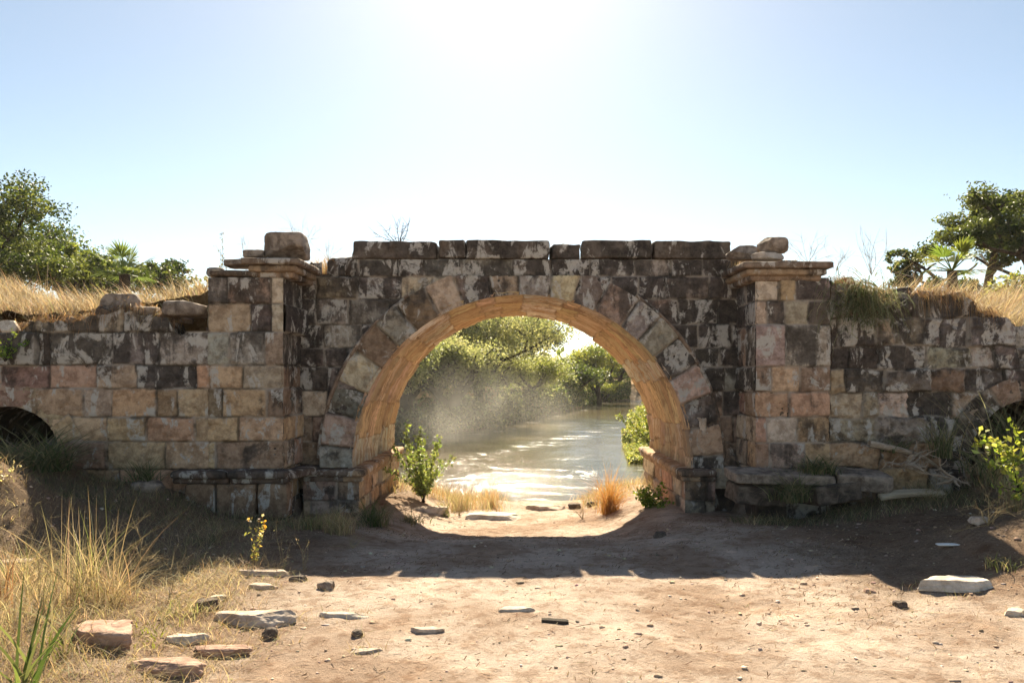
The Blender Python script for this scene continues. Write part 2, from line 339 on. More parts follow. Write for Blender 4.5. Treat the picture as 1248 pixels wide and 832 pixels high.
# ------------------------------------------------------------------ masonry
TONE = {'c': (0.58, 0.47, 0.36), 't': (0.52, 0.35, 0.235), 'b': (0.34, 0.235, 0.175), 'g': (0.38, 0.335, 0.29), 'd': (0.19, 0.158, 0.14), 'r': (0.38, 0.26, 0.20),
        'o': (0.60, 0.39, 0.22), 'm': (0.45, 0.34, 0.26), 'k': (0.23, 0.185, 0.16)}
WXT = {'c': -0.10, 't': -0.10, 'b': 0.02, 'g': 0.10, 'd': 0.28, 'r': -0.05, 'o': -0.2, 'm': 0.05, 'k': 0.18}
def masonry(u, v, rows, cols, cls, mapf, seed, keep=None, joint=0.013, jw=0.007, offs=0.008, rough=0.006, wob=0.012, wx=None, chip=0.03):
    """A dressed-stone face on a fine grid: joints, proud and sunk blocks, worn arrises and chips are real relief."""
    r_ = np.random.default_rng(seed)
    U, W = np.meshgrid(u, v)
    wu = U + wob*fbm(U*4, W*4, 0, seed, 3); wv = W + wob*0.8*fbm(U*3.5, W*3.5, 5, seed+3, 3)
    ri = np.clip(np.searchsorted(rows, wv) - 1, 0, len(rows)-2)
    rows_a = np.array(rows)
    dv = np.minimum(wv - rows_a[ri], rows_a[ri+1] - wv)
    du = np.full(U.shape, 1.0); bc = np.zeros(U.shape + (3,)); bo = np.zeros(U.shape); bt = np.zeros(U.shape); rn = np.zeros(U.shape); bw = np.zeros(U.shape)
    for r in range(len(rows)-1):
        msk = ri == r
        if not msk.any(): continue
        cb = np.array(cols[r]); nb = len(cb)-1
        ci = np.clip(np.searchsorted(cb, wu[msk]) - 1, 0, nb-1)
        du[msk] = np.minimum(np.abs(wu[msk]-cb[ci]), np.abs(cb[ci+1]-wu[msk]))
        kl = cls[r]
        kl = (kl * (nb//len(kl)+1))[:nb] if isinstance(kl, str) else [kl() for _ in range(nb)]
        t = np.array([TONE[k] for k in kl]) * (1 + 0.16*r_.standard_normal((nb, 1))) * (1 + 0.04*r_.standard_normal((nb, 3)))
        bc[msk] = np.clip(t, 0.03, 0.8)[ci]; bo[msk] = (r_.standard_normal(nb)*offs)[ci]
        tt = r_.standard_normal((nb, 2))*0.03
        bt[msk] = tt[ci, 0]*(wu[msk]-cb[ci]) + tt[ci, 1]*dv[msk]
        rn[msk] = r_.random(nb)[ci]; bw[msk] = np.array([WXT[k] for k in kl])[ci] + (r_.standard_normal(nb)*0.06)[ci]
    d = np.minimum(du, dv)
    nse = fbm(U*7, W*7, 0, seed+11, 4, .6)
    pit = np.clip(fbm(U*16, W*16, 0, seed+21, 3) - 0.30, 0, 1)
    dd = d - chip*np.clip(nse - 0.15, 0, 1)
    g = np.exp(-np.clip(dd, 0, 1)**2/(2*(jw*1.3)**2))
    disp = bo + bt - joint*g - 0.005*np.exp(-np.clip(dd, 0, 1)/0.02) + rough*2.2*nse + rough*fbm(U*28, W*28, 0, seed+5, 2) - 0.05*pit
    n1, n2 = U.shape; idx = np.arange(n1*n2).reshape(n1, n2)
    F = np.stack([idx[:-1, :-1], idx[:-1, 1:], idx[1:, 1:], idx[1:, :-1]], -1).reshape(-1, 4)
    P = mapf(U, W, disp)
    if keep is not None:
        kp = keep(U, W).ravel(); F = F[kp[F].all(1)]
    wxa = bw + (wx(U, W) if wx else 0)
    P = P.reshape(-1, 3); used = np.unique(F); re = np.full(len(P), -1); re[used] = np.arange(len(used))
    A = {"col": bc.reshape(-1, 3), "wx": wxa.ravel(), "rnd": rn.ravel(), "jt": np.clip(g*1.1-0.1, 0, 1).ravel(), "uvw": np.stack([U, W, U*0], -1).reshape(-1, 3)}
    return P[used], re[F], {k: a[used] for k, a in A.items()}
def plane_map(o, ud, vd, n):
    o, ud, vd, n = map(np.array, (o, ud, vd, n))
    return lambda U, W, D: o + U[..., None]*ud + W[..., None]*vd + D[..., None]*n
def gen(u0, u1, mw, seed, var=0.35):
    r_ = random.Random(seed); c = [u0]
    while c[-1] < u1: c.append(c[-1] + mw*(1 + r_.uniform(-var, var)))
    c[-1] = max(u1, c[-1]); return c
def solid(outline, y0, y1, tone=(0.16, 0.12, 0.09), wx=0.2):
    """an (x, z) outline extruded from y0 to y1: the rubble heart of a wall; ear-clipped by Blender"""
    import bmesh
    bm = bmesh.new()
    vs = [bm.verts.new((x, y0, z)) for x, z in outline]; f = bm.faces.new(vs)
    ex = bmesh.ops.extrude_face_region(bm, geom=[f])
    bmesh.ops.translate(bm, vec=(0, y1-y0, 0), verts=[q for q in ex['geom'] if isinstance(q, bmesh.types.BMVert)])
    bmesh.ops.triangulate(bm, faces=bm.faces[:])
    bm.verts.ensure_lookup_table()
    V = np.array([q.co[:] for q in bm.verts]); F = np.array([[q.index for q in f.verts] for f in bm.faces]); bm.free()
    F = np.concatenate([F, F[:, 2:3]], 1)
    return V, F, tone, wx
def heart(name, outline, y0, y1, parent, org, tone=(0.16, 0.12, 0.09), wx=0.2):
    V, F, t, w_ = solid(outline, y0, y1, tone, wx); F = F[:, :3]
    n = len(V)
    return mk(name, local(V, org), F, M_stone, parent, {"col": np.tile(t, (n, 1)), "wx": np.full(n, w_), "rnd": np.zeros(n), "jt": np.zeros(n)}, smooth=False)

def px9(*a): return [(p-633)/100 for p in a]
def px8(*a): return [(p-633)/109.09 for p in a]
YF, YB, YP = 9.0, 11.8, 8.25
RI, RO, CX, CZ = 2.06, 2.45, 0.03, 0.55
bridge = empty("arch_bridge", (0, 9, 0), "old stone arch bridge spanning the dirt path, ochre vault under dark weathered blocks", "bridge")
BO = (0, 9, 0)
rr = random.Random(5)
def pick(s): return lambda: rr.choice(s)
# spandrel
rows = [.2, .52, .82, 1.13, 1.44, 1.73, 1.96, 2.25, 2.56, 2.83, 3.05]
cols = [gen(-2.8, 2.8, w_, 100+i) for i, w_ in enumerate([.45, .40, .36, .34, .34, .33, .36, .38, .42, .46])]
cls = [pick('tmbc'), pick('ttmgbo'), pick('mbgddc'), pick('bddgkc'), pick('ddgkbk'), pick('dkdgk'), pick('dkdkgm'), pick('dkdkgmc'), pick('dkbgkm'), pick('dkkg')]
u = np.arange(-2.76, 2.7601, .0115); v = np.arange(.25, 3.0501, .0115)
top9 = lambda x: np.where(x < -2.02, 2.84 + 0.16*(vnoise(x*6, 0, 0, 4) > 0.0) + .03*vnoise(x*20, 1, 0, 4), 3.045)
V, F, A = masonry(u, v, rows, cols, cls, plane_map((0, YF, 0), (1, 0, 0), (0, 0, 1), (0, -1, 0)), 21,
                  keep=lambda U, W: (np.hypot(U-CX, W-CZ) > 2.2) & (W < top9(U)) & ~((np.abs(U) < 2.1) & (W < CZ)), wx=lambda U, W: 0.16*ss(W, 1.0, 2.0), rough=0.009)
mk("spandrel_wall", local(V, BO), F, M_stone, bridge, A)
ol = [(-3.45, -.5), (-3.45, 2.84), (-2.05, 2.84), (-2.0, 3.04), (3.42, 3.04), (3.42, -.5), (CX+RI+.05, -.5), (CX+RI+.05, CZ)]
ol += [(CX+(RI+.05)*math.cos(a), CZ+(RI+.05)*math.sin(a)) for a in np.linspace(0.05, math.pi-.05, 48)]
ol += [(CX-RI-.05, CZ), (CX-RI-.05, -.5)]
heart("rubble_core", ol, YF+.08, YB-.02, bridge, BO)
# voussoirs
na = 20; th = np.arange(-0.02, math.pi+.02, .0052); rad = np.arange(RI-.004, RO+.001, .0115)
rb = [-0.1]; r_ = random.Random(3)
while rb[-1] < math.pi: rb.append(rb[-1] + math.pi/na*(1+r_.uniform(-.16, .16)))
cl = []
for i in range(len(rb)-1):
    a = (rb[i]+rb[i+1])/2
    cl.append([RI-.1, RI+.13+.1*r_.random(), RO+.1] if r_.random() < .0 else [RI-.1, RO+.1])
pool = 'gmdkgmcbgdm'
cs = [pick('cgmct') if i % 2 else pick('dkdgb') for i in range(len(cl))]
def ringmap(U, W, D):
    return np.stack([CX+U*np.cos(W), YF-.05-D*1.3+0*U, CZ+U*np.sin(W)], -1)
# rows are angles here, so joint widths along the angle are scaled by the radius
def ring(u, th, rb, cl, cs, seed, mp, keep=None, **k):
    sc_ = 2.25
    return masonry(u, th*sc_, [a*sc_ for a in rb], cl, cs, lambda U, W, D: mp(U, W/sc_, D), seed, keep=(lambda U, W: keep(U, W/sc_)) if keep else None, **k)
V, F, A = ring(rad, th, rb, cl, cs, 33, ringmap, keep=lambda U, W: CZ+U*np.sin(W) < 2.842, wx=lambda U, W: -.06+0.10*ss(CZ+U*np.sin(W/2.25), 1.2, 2.4), offs=.012, rough=.009, joint=.026, jw=.009)
# return of the ring's outer edge to the wall
mk("voussoir_ring", local(V, BO), F, M_stone, bridge, A)
for a0, a1 in ((0.03, 0.98), (math.pi-0.98, math.pi-0.03)):
    tt = np.arange(a0, a1, .006); prof = np.linspace(0, 1, 7)
    T, Q = np.meshgrid(tt, prof)
    r2 = RO-.012 + .055*Q + .004*fbm(T*30, Q*2, 0, 8, 3); dep = .02 + .052*np.sin(np.pi*np.clip(Q, 0, 1))**.6 + .006*fbm(T*22, Q, 3, 8, 3)
    dep = dep - 0.05*(vnoise(T*9, 0, 0, 12) > 0.62)
    V = np.stack([CX+r2*np.cos(T), YF-dep, CZ+r2*np.sin(T)], -1).reshape(-1, 3)
    n1, n2 = T.shape; idx = np.arange(n1*n2).reshape(n1, n2)
    F = np.stack([idx[:-1, :-1], idx[:-1, 1:], idx[1:, 1:], idx[1:, :-1]], -1).reshape(-1, 4); n = len(V)
    mk("arch_rim", local(V, BO), F, M_stone, bridge, {"col": np.tile((.30, .22, .17), (n, 1)), "wx": np.full(n, .06), "rnd": np.full(n, .3), "jt": np.zeros(n)})
# vault
dep = np.arange(YF-.04, YB+.001, .014); th = np.arange(-0.03, math.pi+.03, .0062)
rows = [8.9, 9.22, 9.5, 9.86, 10.2, 10.62, 11.0, 11.4, 11.9]
c0_ = gen(-.2, math.pi*RI+.4, .50, 200, .45); r_ = random.Random(9)
cols = [[q + r_.uniform(-.06, .06) for q in c0_] for i in range(8)]
def vmap(U, W, D):
    t = U/RI; lip = .02*np.exp(-((W-(YF-.04))/.05)**2)*0
    q = RI - D - .026*np.sin((W-9)*15.0) - .012*np.sin((W-9)*41.0) 
    return np.stack([CX+q*np.cos(t), W, CZ+q*np.sin(t)], -1)
V, F, A = masonry(th*RI, dep, rows, cols, ['otoc']*8, vmap, 55, offs=.005, rough=.007, joint=.010, jw=.006)
A["col"] = A["col"]*np.array([1.03, 1.17, 1.30])
F = F[:, ::-1]
mk("vault", local(V, BO), F, M_ochre, bridge, A)

# rocks and blocks: a cube grid pulled to shape
def cubegrid(n):
    t = np.linspace(-1, 1, n+1); a, b2 = np.meshgrid(t, t); o = np.ones_like(a); fs = []
    for ax in range(3):
        for s in (-1, 1):
            p = [None]*3; p[ax] = o*s; q = [i for i in range(3) if i != ax]; p[q[0]] = a if s > 0 else b2; p[q[1]] = b2 if s > 0 else a
            if ax == 1: p[q[0]], p[q[1]] = p[q[1]], p[q[0]]
            fs.append(np.stack(p, -1).reshape(-1, 3))
    P = np.concatenate(fs); idx = np.arange((n+1)**2).reshape(n+1, n+1)
    F1 = np.stack([idx[:-1, :-1], idx[:-1, 1:], idx[1:, 1:], idx[1:, :-1]], -1).reshape(-1, 4)
    F = np.concatenate([F1 + i*(n+1)**2 for i in range(6)])
    key = np.round(P*1e4).astype(np.int64); _, fi, inv = np.unique(key, axis=0, return_index=True, return_inverse=True)
    return P[fi], inv.ravel()[F]
_cg = {}
def block_geo(dx, dy, dz, seed, rnd=0.03, rough=0.012, n=None, fr=5.0):
    """a worn squared stone"""
    n = n or 16
    if n not in _cg: _cg[n] = cubegrid(n)
    P, F = _cg[n]; h = np.array([dx, dy, dz])/2
    # crowd the grid to the edges
    Q = np.sign(P)*(1-(1-np.abs(P))**1.0)*h
    rnd = min(rnd, h.min()*.9)
    inner = np.clip(Q, -(h-rnd), h-rnd); d = Q-inner; L = np.linalg.norm(d, axis=1, keepdims=True); L[L == 0] = 1
    Q = np.where(np.linalg.norm(d, axis=1, keepdims=True) > 0, inner + d/L*rnd, Q)
    nrm = Q/np.linalg.norm(Q, axis=1, keepdims=True)
    k = rough*2*fbm(Q[:, 0]*fr+seed, Q[:, 1]*fr, Q[:, 2]*fr, seed, 4, .55)
    return Q + nrm*k[:, None], F
def rock_geo(dx, dy, dz, seed, n=16, cuts=9, rough=0.05, p=5.0):
    if n not in _cg: _cg[n] = cubegrid(n)
    P, F = _cg[n]; r_ = np.random.default_rng(seed)
    Q = P/((np.abs(P)**p).sum(1, keepdims=True)**(1/p))
    for i in range(cuts):
        nv = r_.standard_normal(3); nv[2] *= (.25 if dz < .5*dx else .7); nv /= np.linalg.norm(nv); c_ = r_.uniform(.66, .98)
        s = Q@nv - c_; Q = Q - np.where(s > 0, s, 0)[:, None]*nv
    k = rough*fbm(Q[:, 0]*2.2+seed, Q[:, 1]*2.2, Q[:, 2]*2.2, seed, 4, .6)
    Q = Q*(1+k[:, None]*1.3); Q[:, 2] += .10*fbm(Q[:, 0]*3+seed, Q[:, 1]*3, 0, seed+4, 4, .6)
    return Q*np.array([dx, dy, dz])/2, F
def rotz(V, a): c, s = math.cos(a), math.sin(a); return np.stack([V[:, 0]*c-V[:, 1]*s, V[:, 0]*s+V[:, 1]*c, V[:, 2]], 1)
def rotx(V, a): c, s = math.cos(a), math.sin(a); return np.stack([V[:, 0], V[:, 1]*c-V[:, 2]*s, V[:, 1]*s+V[:, 2]*c], 1)
def roty(V, a): c, s = math.cos(a), math.sin(a); return np.stack([V[:, 0]*c+V[:, 2]*s, V[:, 1], -V[:, 0]*s+V[:, 2]*c], 1)
def stone_attrs(n, tone, wx, rnd): return {"col": np.tile(tone, (n, 1)), "wx": np.full(n, wx), "rnd": np.full(n, rnd), "jt": np.zeros(n)}
def add_block(name, c, dims, seed, parent, org, tone=(.2, .165, .14), wx=.2, rnd=.025, rough=.010, n=18, rz=0, ry=0, mat=None, rx=0):
    V, F = block_geo(*dims, seed, rnd, rough, n); V = rotz(roty(rotx(V, rx), ry), rz) + np.array(c) - np.array(org)
    return mk(name, V, F, mat or M_stone, parent, stone_attrs(len(V), tone, wx, (seed*.37) % 1))
# coping
for i, (a, c_, zt) in enumerate([(-2.03, -1.01, 3.262), (-.98, -.655, 3.27), (-.645, .36, 3.275), (.385, .735, 3.235), (.765, 1.615, 3.27), (1.635, 2.57, 3.268)]):
    add_block("coping_stone", ((a+c_)/2, 9.2, (3.05+zt)/2), (c_-a, .46, zt-3.05), 300+i, bridge, BO, (.15, .12, .10), .18, .026, .019, 34, ry=[.010, -.012, .003, .02, -.006, .007][i], rx=[.02, -.03, .02, .05, -.02, .03][i], rz=[.01, -.03, .0, .05, -.012, .01][i])
add_block("coping_stone", (-2.17, 9.22, 2.95), (.40, .4, .26), 308, bridge, BO, (.12, .09, .07), .2, .09, .02, 18)

# plinths with their mouldings, left and right of the path
def plinth(s, xo, tone):
    # inner face towards the path
    u = np.arange(8.86, 11.85, .013); v = np.arange(-.35, .40, .013)
    x = CX + s*1.955
    rows = [-.5, -.12, .12, .46]; cl = [gen(8.7, 12, .55, 400+i+int(s)) for i in range(3)]
    V, F, A = masonry(u, v, rows, cl, [pick('oct'), pick('otc'), pick('otc')], plane_map((x, 0, 0), (0, 1, 0), (0, 0, 1), (-s, 0, 0)), 60+int(s), wx=lambda U, W: -.1+0*U)
    if s > 0: F = F[:, ::-1]
    parts = [(V, F, A)]
    u = np.arange(1.955, abs(xo), .013); cl = [gen(1.9, 2.8, .38, 410+i) for i in range(3)]
    V, F, A = masonry(u, v, rows, cl, [pick('tbm')]*3, plane_map((CX, 8.86, 0), (s, 0, 0), (0, 0, 1), (0, -1, 0)), 64+int(s), wx=lambda U, W: .05+0*U)
    if s < 0: F = F[:, ::-1]
    parts.append((V, F, A))
    V, F, A = join(parts); mk("plinth", local(V, BO), F, M_stone, bridge, A)
    # moulding: two worn courses, broken into lengths
    def bar(p0, p1, zc, hh, out, seed, tone):
        L = math.dist(p0, p1); a = math.atan2(p1[1]-p0[1], p1[0]-p0[0])
        add_block("plinth_moulding", ((p0[0]+p1[0])/2, (p0[1]+p1[1])/2, zc), (L, out, hh), seed, bridge, BO, tone, .02, hh*.42, .008, 22, rz=a)
    warm = (.46, .31, .2); dk = (.2, .15, .12)
    ys = [8.80, 9.75, 10.8, 11.88]
    for i in range(3):
        bar((x - s*-.06, ys[i]), (x - s*-.06, ys[i+1]-.012), .455, .085, .28, 420+i+int(5*s), warm)
        bar((x - s*-.075, ys[i]+.02), (x - s*-.075, ys[i+1]-.012), .385, .07, .25, 430+i+int(5*s), warm)
    xs = [1.98, abs(xo)]
    bar((CX+s*2.0, 8.93), (CX+s*abs(xo), 8.93), .457, .085, .27, 440+int(s), dk)
    bar((CX+s*2.0, 8.94), (CX+s*abs(xo), 8.94), .385, .072, .22, 445+int(s), dk)
plinth(-1, -2.62, None); plinth(1, 2.33, None)

# pilasters
def pilaster(s, rows, cols, cls, seed):
    p = empty("pilaster", (0, 0, 0), None, None); p.parent = bridge
    o_ = (0, 9, 0)
    u = np.arange(2.64, 3.475, .0115) if s > 0 else np.arange(-3.48, -2.635, .0115)
    v = np.arange(.2, 2.72, .0115)
    f = masonry(u, v, rows, cols, cls, plane_map((0, YP, 0), (1, 0, 0), (0, 0, 1), (0, -1, 0)), seed, wx=lambda U, W: .02*ss(W, 1.5, 2.4))
    ud = np.arange(YP+.004, YF, .0115)
    cl = [[8.1, 8.3+.35*((i*s) % 2), 9.2] if i % 2 else [8.1, 9.2] for i in range(len(rows)-1)]
    xs = s*2.64
    g = masonry(ud, v, rows, cl, [pick('gdkb') if rows[i] > 1.4 else pick('btm') for i in range(len(rows)-1)], plane_map((xs, 0, 0), (0, 1, 0), (0, 0, 1), (-s, 0, 0)), seed+1, wx=lambda U, W: .08*ss(W, 1.3, 1.8))
    Vg, Fg, Ag = g
    if s > 0: Fg = Fg[:, ::-1]
    uo = np.arange(YP+.004, YF, .03)
    q = masonry(uo, np.arange(.2, 2.72, .03), rows, cl, [pick('gdkb')]*(len(rows)-1), plane_map((s*3.48, 0, 0), (0, 1, 0), (0, 0, 1), (s, 0, 0)), seed+2)
    Vq, Fq, Aq = q
    if s < 0: Fq = Fq[:, ::-1]
    V, F, A = join([f, (Vg, Fg, Ag), (Vq, Fq, Aq)])
    mk("pilaster_face", local(V, (0, 9, 0)), F, M_stone, p, A)
    heart("pilaster_core", [(s*2.68, -.4), (s*2.68, 2.70), (s*3.44, 2.70), (s*3.44, -.4)][::int(s)], YP+.04, 9.3, p, (0, 9, 0))
    return p
rowsL = [.0, .57, .885, 1.16, 1.48, 1.74, 2.11, 2.425, 2.73]
pl = pilaster(-1, rowsL, [px8(230, 300, 360), px8(200, 262, 360), px8(237, 290, 360), px8(240, 270, 325, 360), px8(240, 295, 360), px8(193, 279, 322, 360), px8(240, 305, 330, 360), px8(240, 277, 330, 360)],
              ['tb', 'tb', 'tt', 'btb', 'tct', 'ggmg', 'cdc', 'gbc'], 71)
rowsR = [.0, .57, .87, 1.16, 1.44, 1.72, 2.19, 2.46, 2.71]
pr = pilaster(1, rowsR, [px8(900, 950, 1030), px8(900, 938, 982, 1030), px8(900, 935, 972, 1030), px8(900, 962, 1030), px8(900, 941, 975, 1030), px8(900, 957, 1030), px8(900, 935, 957, 985, 1030), px8(900, 950, 970, 1030)],
              ['tb', 'tmt', 'tct', 'tt', 'btb', 'cg', 'cdcd', 'ctg'], 73)
o9 = (0, 9, 0)
def cap(parent, x0, x1, zt, seed, y0=8.12, th=.072):
    c_ = empty("pilaster_cap", (0, 0, 0), None, None); c_.parent = parent
    w_ = x1-x0
    add_block("cap_slab", ((x0+x1)/2, (y0+9.05)/2, zt-th/2), (w_, 9.05-y0, th), seed, c_, o9, (.24, .18, .14), .10, .022, .018, 34)
    add_block("cap_moulding", ((x0+x1)/2, (y0+.06+9.05)/2, zt-th-.035), (w_-.10, 8.99-y0, .075), seed+1, c_, o9, (.36, .26, .18), .06, .035, .015, 30)
    add_block("cap_moulding", ((x0+x1)/2, (y0+.12+9.05)/2, zt-th-.095), (w_-.2, 8.93-y0, .075), seed+2, c_, o9, (.30, .21, .15), .08, .03, .015, 30)
cap(pr, 2.46, 3.47, 2.88, 500)
cap(pl, -3.06, -2.42, 2.92, 510)
add_block("cap_slab", (-3.2, 8.6, 2.765), (.55, .75, .07), 520, pl, o9, (.17, .13, .10), .14, .03, .02, 20, ry=.02)
# long base moulding and base course in front of the left pilaster
for i, (a, c_) in enumerate([(-3.82, -3.2), (-3.19, -2.56)]):
    add_block("base_moulding", ((a+c_)/2, 8.20, .535), (c_-a, .30, .085), 530+i, pl, o9, (.13, .10, .085), .1, .035, .012, 22, ry=.006)
    add_block("base_moulding", ((a+c_)/2, 8.22, .465), (c_-a, .22, .07), 533+i, pl, o9, (.15, .11, .09), .1, .03, .01, 22)
for i, (a, c_) in enumerate([(-3.7, -3.35), (-3.34, -2.9), (-2.89, -2.56)]):
    add_block("base_stone", ((a+c_)/2, 8.24, .24), (c_-a-.01, .24, .38), 540+i, pl, o9, (.30, .2, .135), .06, .03, .012, 16)
add_block("base_moulding", (-2.6, 8.55, .50), (.80, .26, .09), 550, pl, o9, (.16, .12, .10), .1, .03, .012, 20, rz=1.35)

# wing walls
def wing(s, rows, cols, cls, topf, seed, label, rough, cul):
    x0, x1 = (3.47, 7.5) if s > 0 else (-7.5, -3.47)
    org = (s*5.2, 8.3, 0)
    wl = empty("wing_wall", org, label, "wall", "walls either side of the bridge")
    yf = YP + (.05 if s > 0 else .01)
    u = np.arange(x0, x1+.001, .0115); v = np.arange(.2, 2.75, .0115)
    cx, cz, cr = cul
    def kp(U, W): return (W < topf(U)) & (np.hypot(U-cx, W-cz) > cr) & ~((np.abs(U-cx) < cr) & (W < cz)) & ~((U > -3.83) & (U < -3.50) & (W > 2.13) & (s < 0))
    V, F, A = masonry(u, v, rows, cols, cls, plane_map((0, yf, 0), (1, 0, 0), (0, 0, 1), (0, -1, 0)), seed, keep=kp, rough=rough, wx=(lambda U, W: .16*ss(W, 1.45, 1.75)) , offs=.011 if s < 0 else .02, wob=.018 if s < 0 else .045)
    mk("wall_face", local(V, org), F, M_stone, wl, A)
    xs = np.linspace(x0, x1, 60); tz = topf(xs) - .05
    if s < 0: tz = np.where((xs > -3.95), 2.08, tz)
    o = [(x0, -.3)] + list(zip(xs, tz)) + [(x1, -.3)]
    # hole of the culvert, cut up from the bottom edge
    arc = [(cx+(cr+.01)*math.cos(a), cz+(cr+.01)*math.sin(a)) for a in np.linspace(0, math.pi, 20)]
    o += [(cx+cr+.01, -.3)] + arc + [(cx-cr-.01, -.3)]
    heart("wall_core", o, yf+.06, 10.9, wl, org, (.17, .125, .09), .2)
    # voussoirs of the small culvert
    th_ = np.arange(0.0, math.pi, .016); rd = np.arange(cr-.003, cr+.26, .0125)
    rbb = list(np.linspace(-.05, math.pi+.05, 10))
    V, F, A = masonry(rd, th_*cr*1.2, [a*cr*1.2 for a in rbb], [[cr-.1, cr+.27]]*9, [pick('tbm') if s < 0 else pick('bdk')]*9,
                      lambda U, W, D: np.stack([cx+U*np.cos(W/cr/1.2), yf-.012-D, cz+U*np.sin(W/cr/1.2)], -1), seed+9, rough=rough)
    mk("culvert_arch", local(V, org), F, M_stone, wl, A)
    bt = add_block("culvert_floor", (cx, 9.8, -.1), (2*cr+.3, 2.6, .3), seed+3, wl, org, (.12, .09, .07), .2, .02, .01, 10)
    bk = add_block("culvert_back", (cx, 10.7, .6), (2*cr+.3, .3, 1.6), seed+4, wl, org, (.06, .045, .035), .3, .02, .01, 8)
    return wl
def topL(x):
    z = np.interp(x, [-8, -5.9, -5.4, -5.0, -4.86, -4.45, -4.42, -3.93, -3.85, -3.4], [2.05, 2.10, 2.2, 2.26, 2.30, 2.38, 2.34, 2.33, 2.13, 2.13])
    return z + .05*vnoise(x*5, 0, 0, 3) + .02*vnoise(x*19, 0, 0, 6)
rL = [.0, .57, .885, 1.16, 1.48, 1.74, 2.11, 2.50, 2.8]
cL = [gen(-8, -3.4, .6, 601), px8(-200, -60, 30, 130, 200, 262), px8(-200, -50, 60, 130, 178, 237, 290), px8(-200, -80, 40, 100, 135, 190, 215, 270), px8(-200, -70, 0, 60, 115, 165, 238, 295), px8(-200, -60, 45, 60, 135, 192, 270), px8(-200, -40, 28, 85, 149, 205, 270), gen(-8, -3.4, .4, 605)]
wing(-1, rL, cL, ['tbtbtt', 'ttbtt', 'tbttttt', 'tbtmttt', 'gtbtmdt', 'gkmggg', 'gkgmgk', 'gkg'], topL, 81,
     "squared tan and grey wing wall of the bridge with long flat blocks and a small dark arch", .007, (px8(8)[0], .66, .62))
def topR(x):
    z = np.interp(x, [3.3, 3.7, 4.3, 4.9, 5.3, 5.8, 8], [2.58, 2.58, 2.52, 2.42, 2.32, 2.12, 2.0])
    return z + .10*vnoise(x*3.2, 0, 0, 13) + .04*vnoise(x*11, 0, 0, 16)
rR = [.0, .58, .87, 1.15, 1.42, 1.70, 1.95, 2.27, 2.7]
cR = [gen(3.4, 8, .55, 701), px8(1000, 1074, 1150, 1230, 1400), px8(1000, 1073, 1130, 1180, 1400), px8(1000, 1056, 1075, 1112, 1165, 1250, 1400)] + [gen(3.3, 8, w_, 710+i, .6) for i, w_ in enumerate([.42, .36, .40, .34])]
wing(1, rR, cR, ['bt', 'ttbb', 'mgdmbk', 'cmcdmb', pick('kdbmk'), pick('kdkg'), pick('kdkmg'), pick('kdbg')], topR, 91,
     "darker crumbling rubble wing wall of the bridge with dry roots and grass hanging over", .019, (px8(1262)[0], .66, .70))

# ------------------------------------------------------------------ stones lying about
def rock(px, py, wpx, hpx, seed, mat, label, cat="stone", name="loose_stone", group=None, Y=None, z=None, flat=.6, sink=.25, rz=None, cuts=9, p=5.0, n=18, rough=.05, tilt=0, ry=0):
    if Y is None: x, y, zz_ = at(px, py)
    else: x, y, zz_ = (px-633)/FPX*Y, Y, z
    m_ = y/FPX; wx_ = wpx*m_; hz = hpx*m_; dy = wx_*flat
    if Y is None:
        sn = (EYE-zz_)/y; dy = min(dy, hz*.62/sn); hz = max(hz - dy*sn*.8, hz*.46)/(1-sink); y += dy*.45; x *= y/(y-dy*.45); zz_ = gz(x, y)
    V, F = rock_geo(wx_*1.08, dy, hz*1.15, seed, n, cuts, rough, p)
    V = rotx(V, tilt); V = roty(V, ry)
    if rz is not None: V = rotz(V, rz)
    o = mk(name, V, F, mat, None, None); o.location = (x, y, zz_ + hz*(.5-sink))
    return tag(o, label, cat, group)
gfl = "stones scattered on the path"
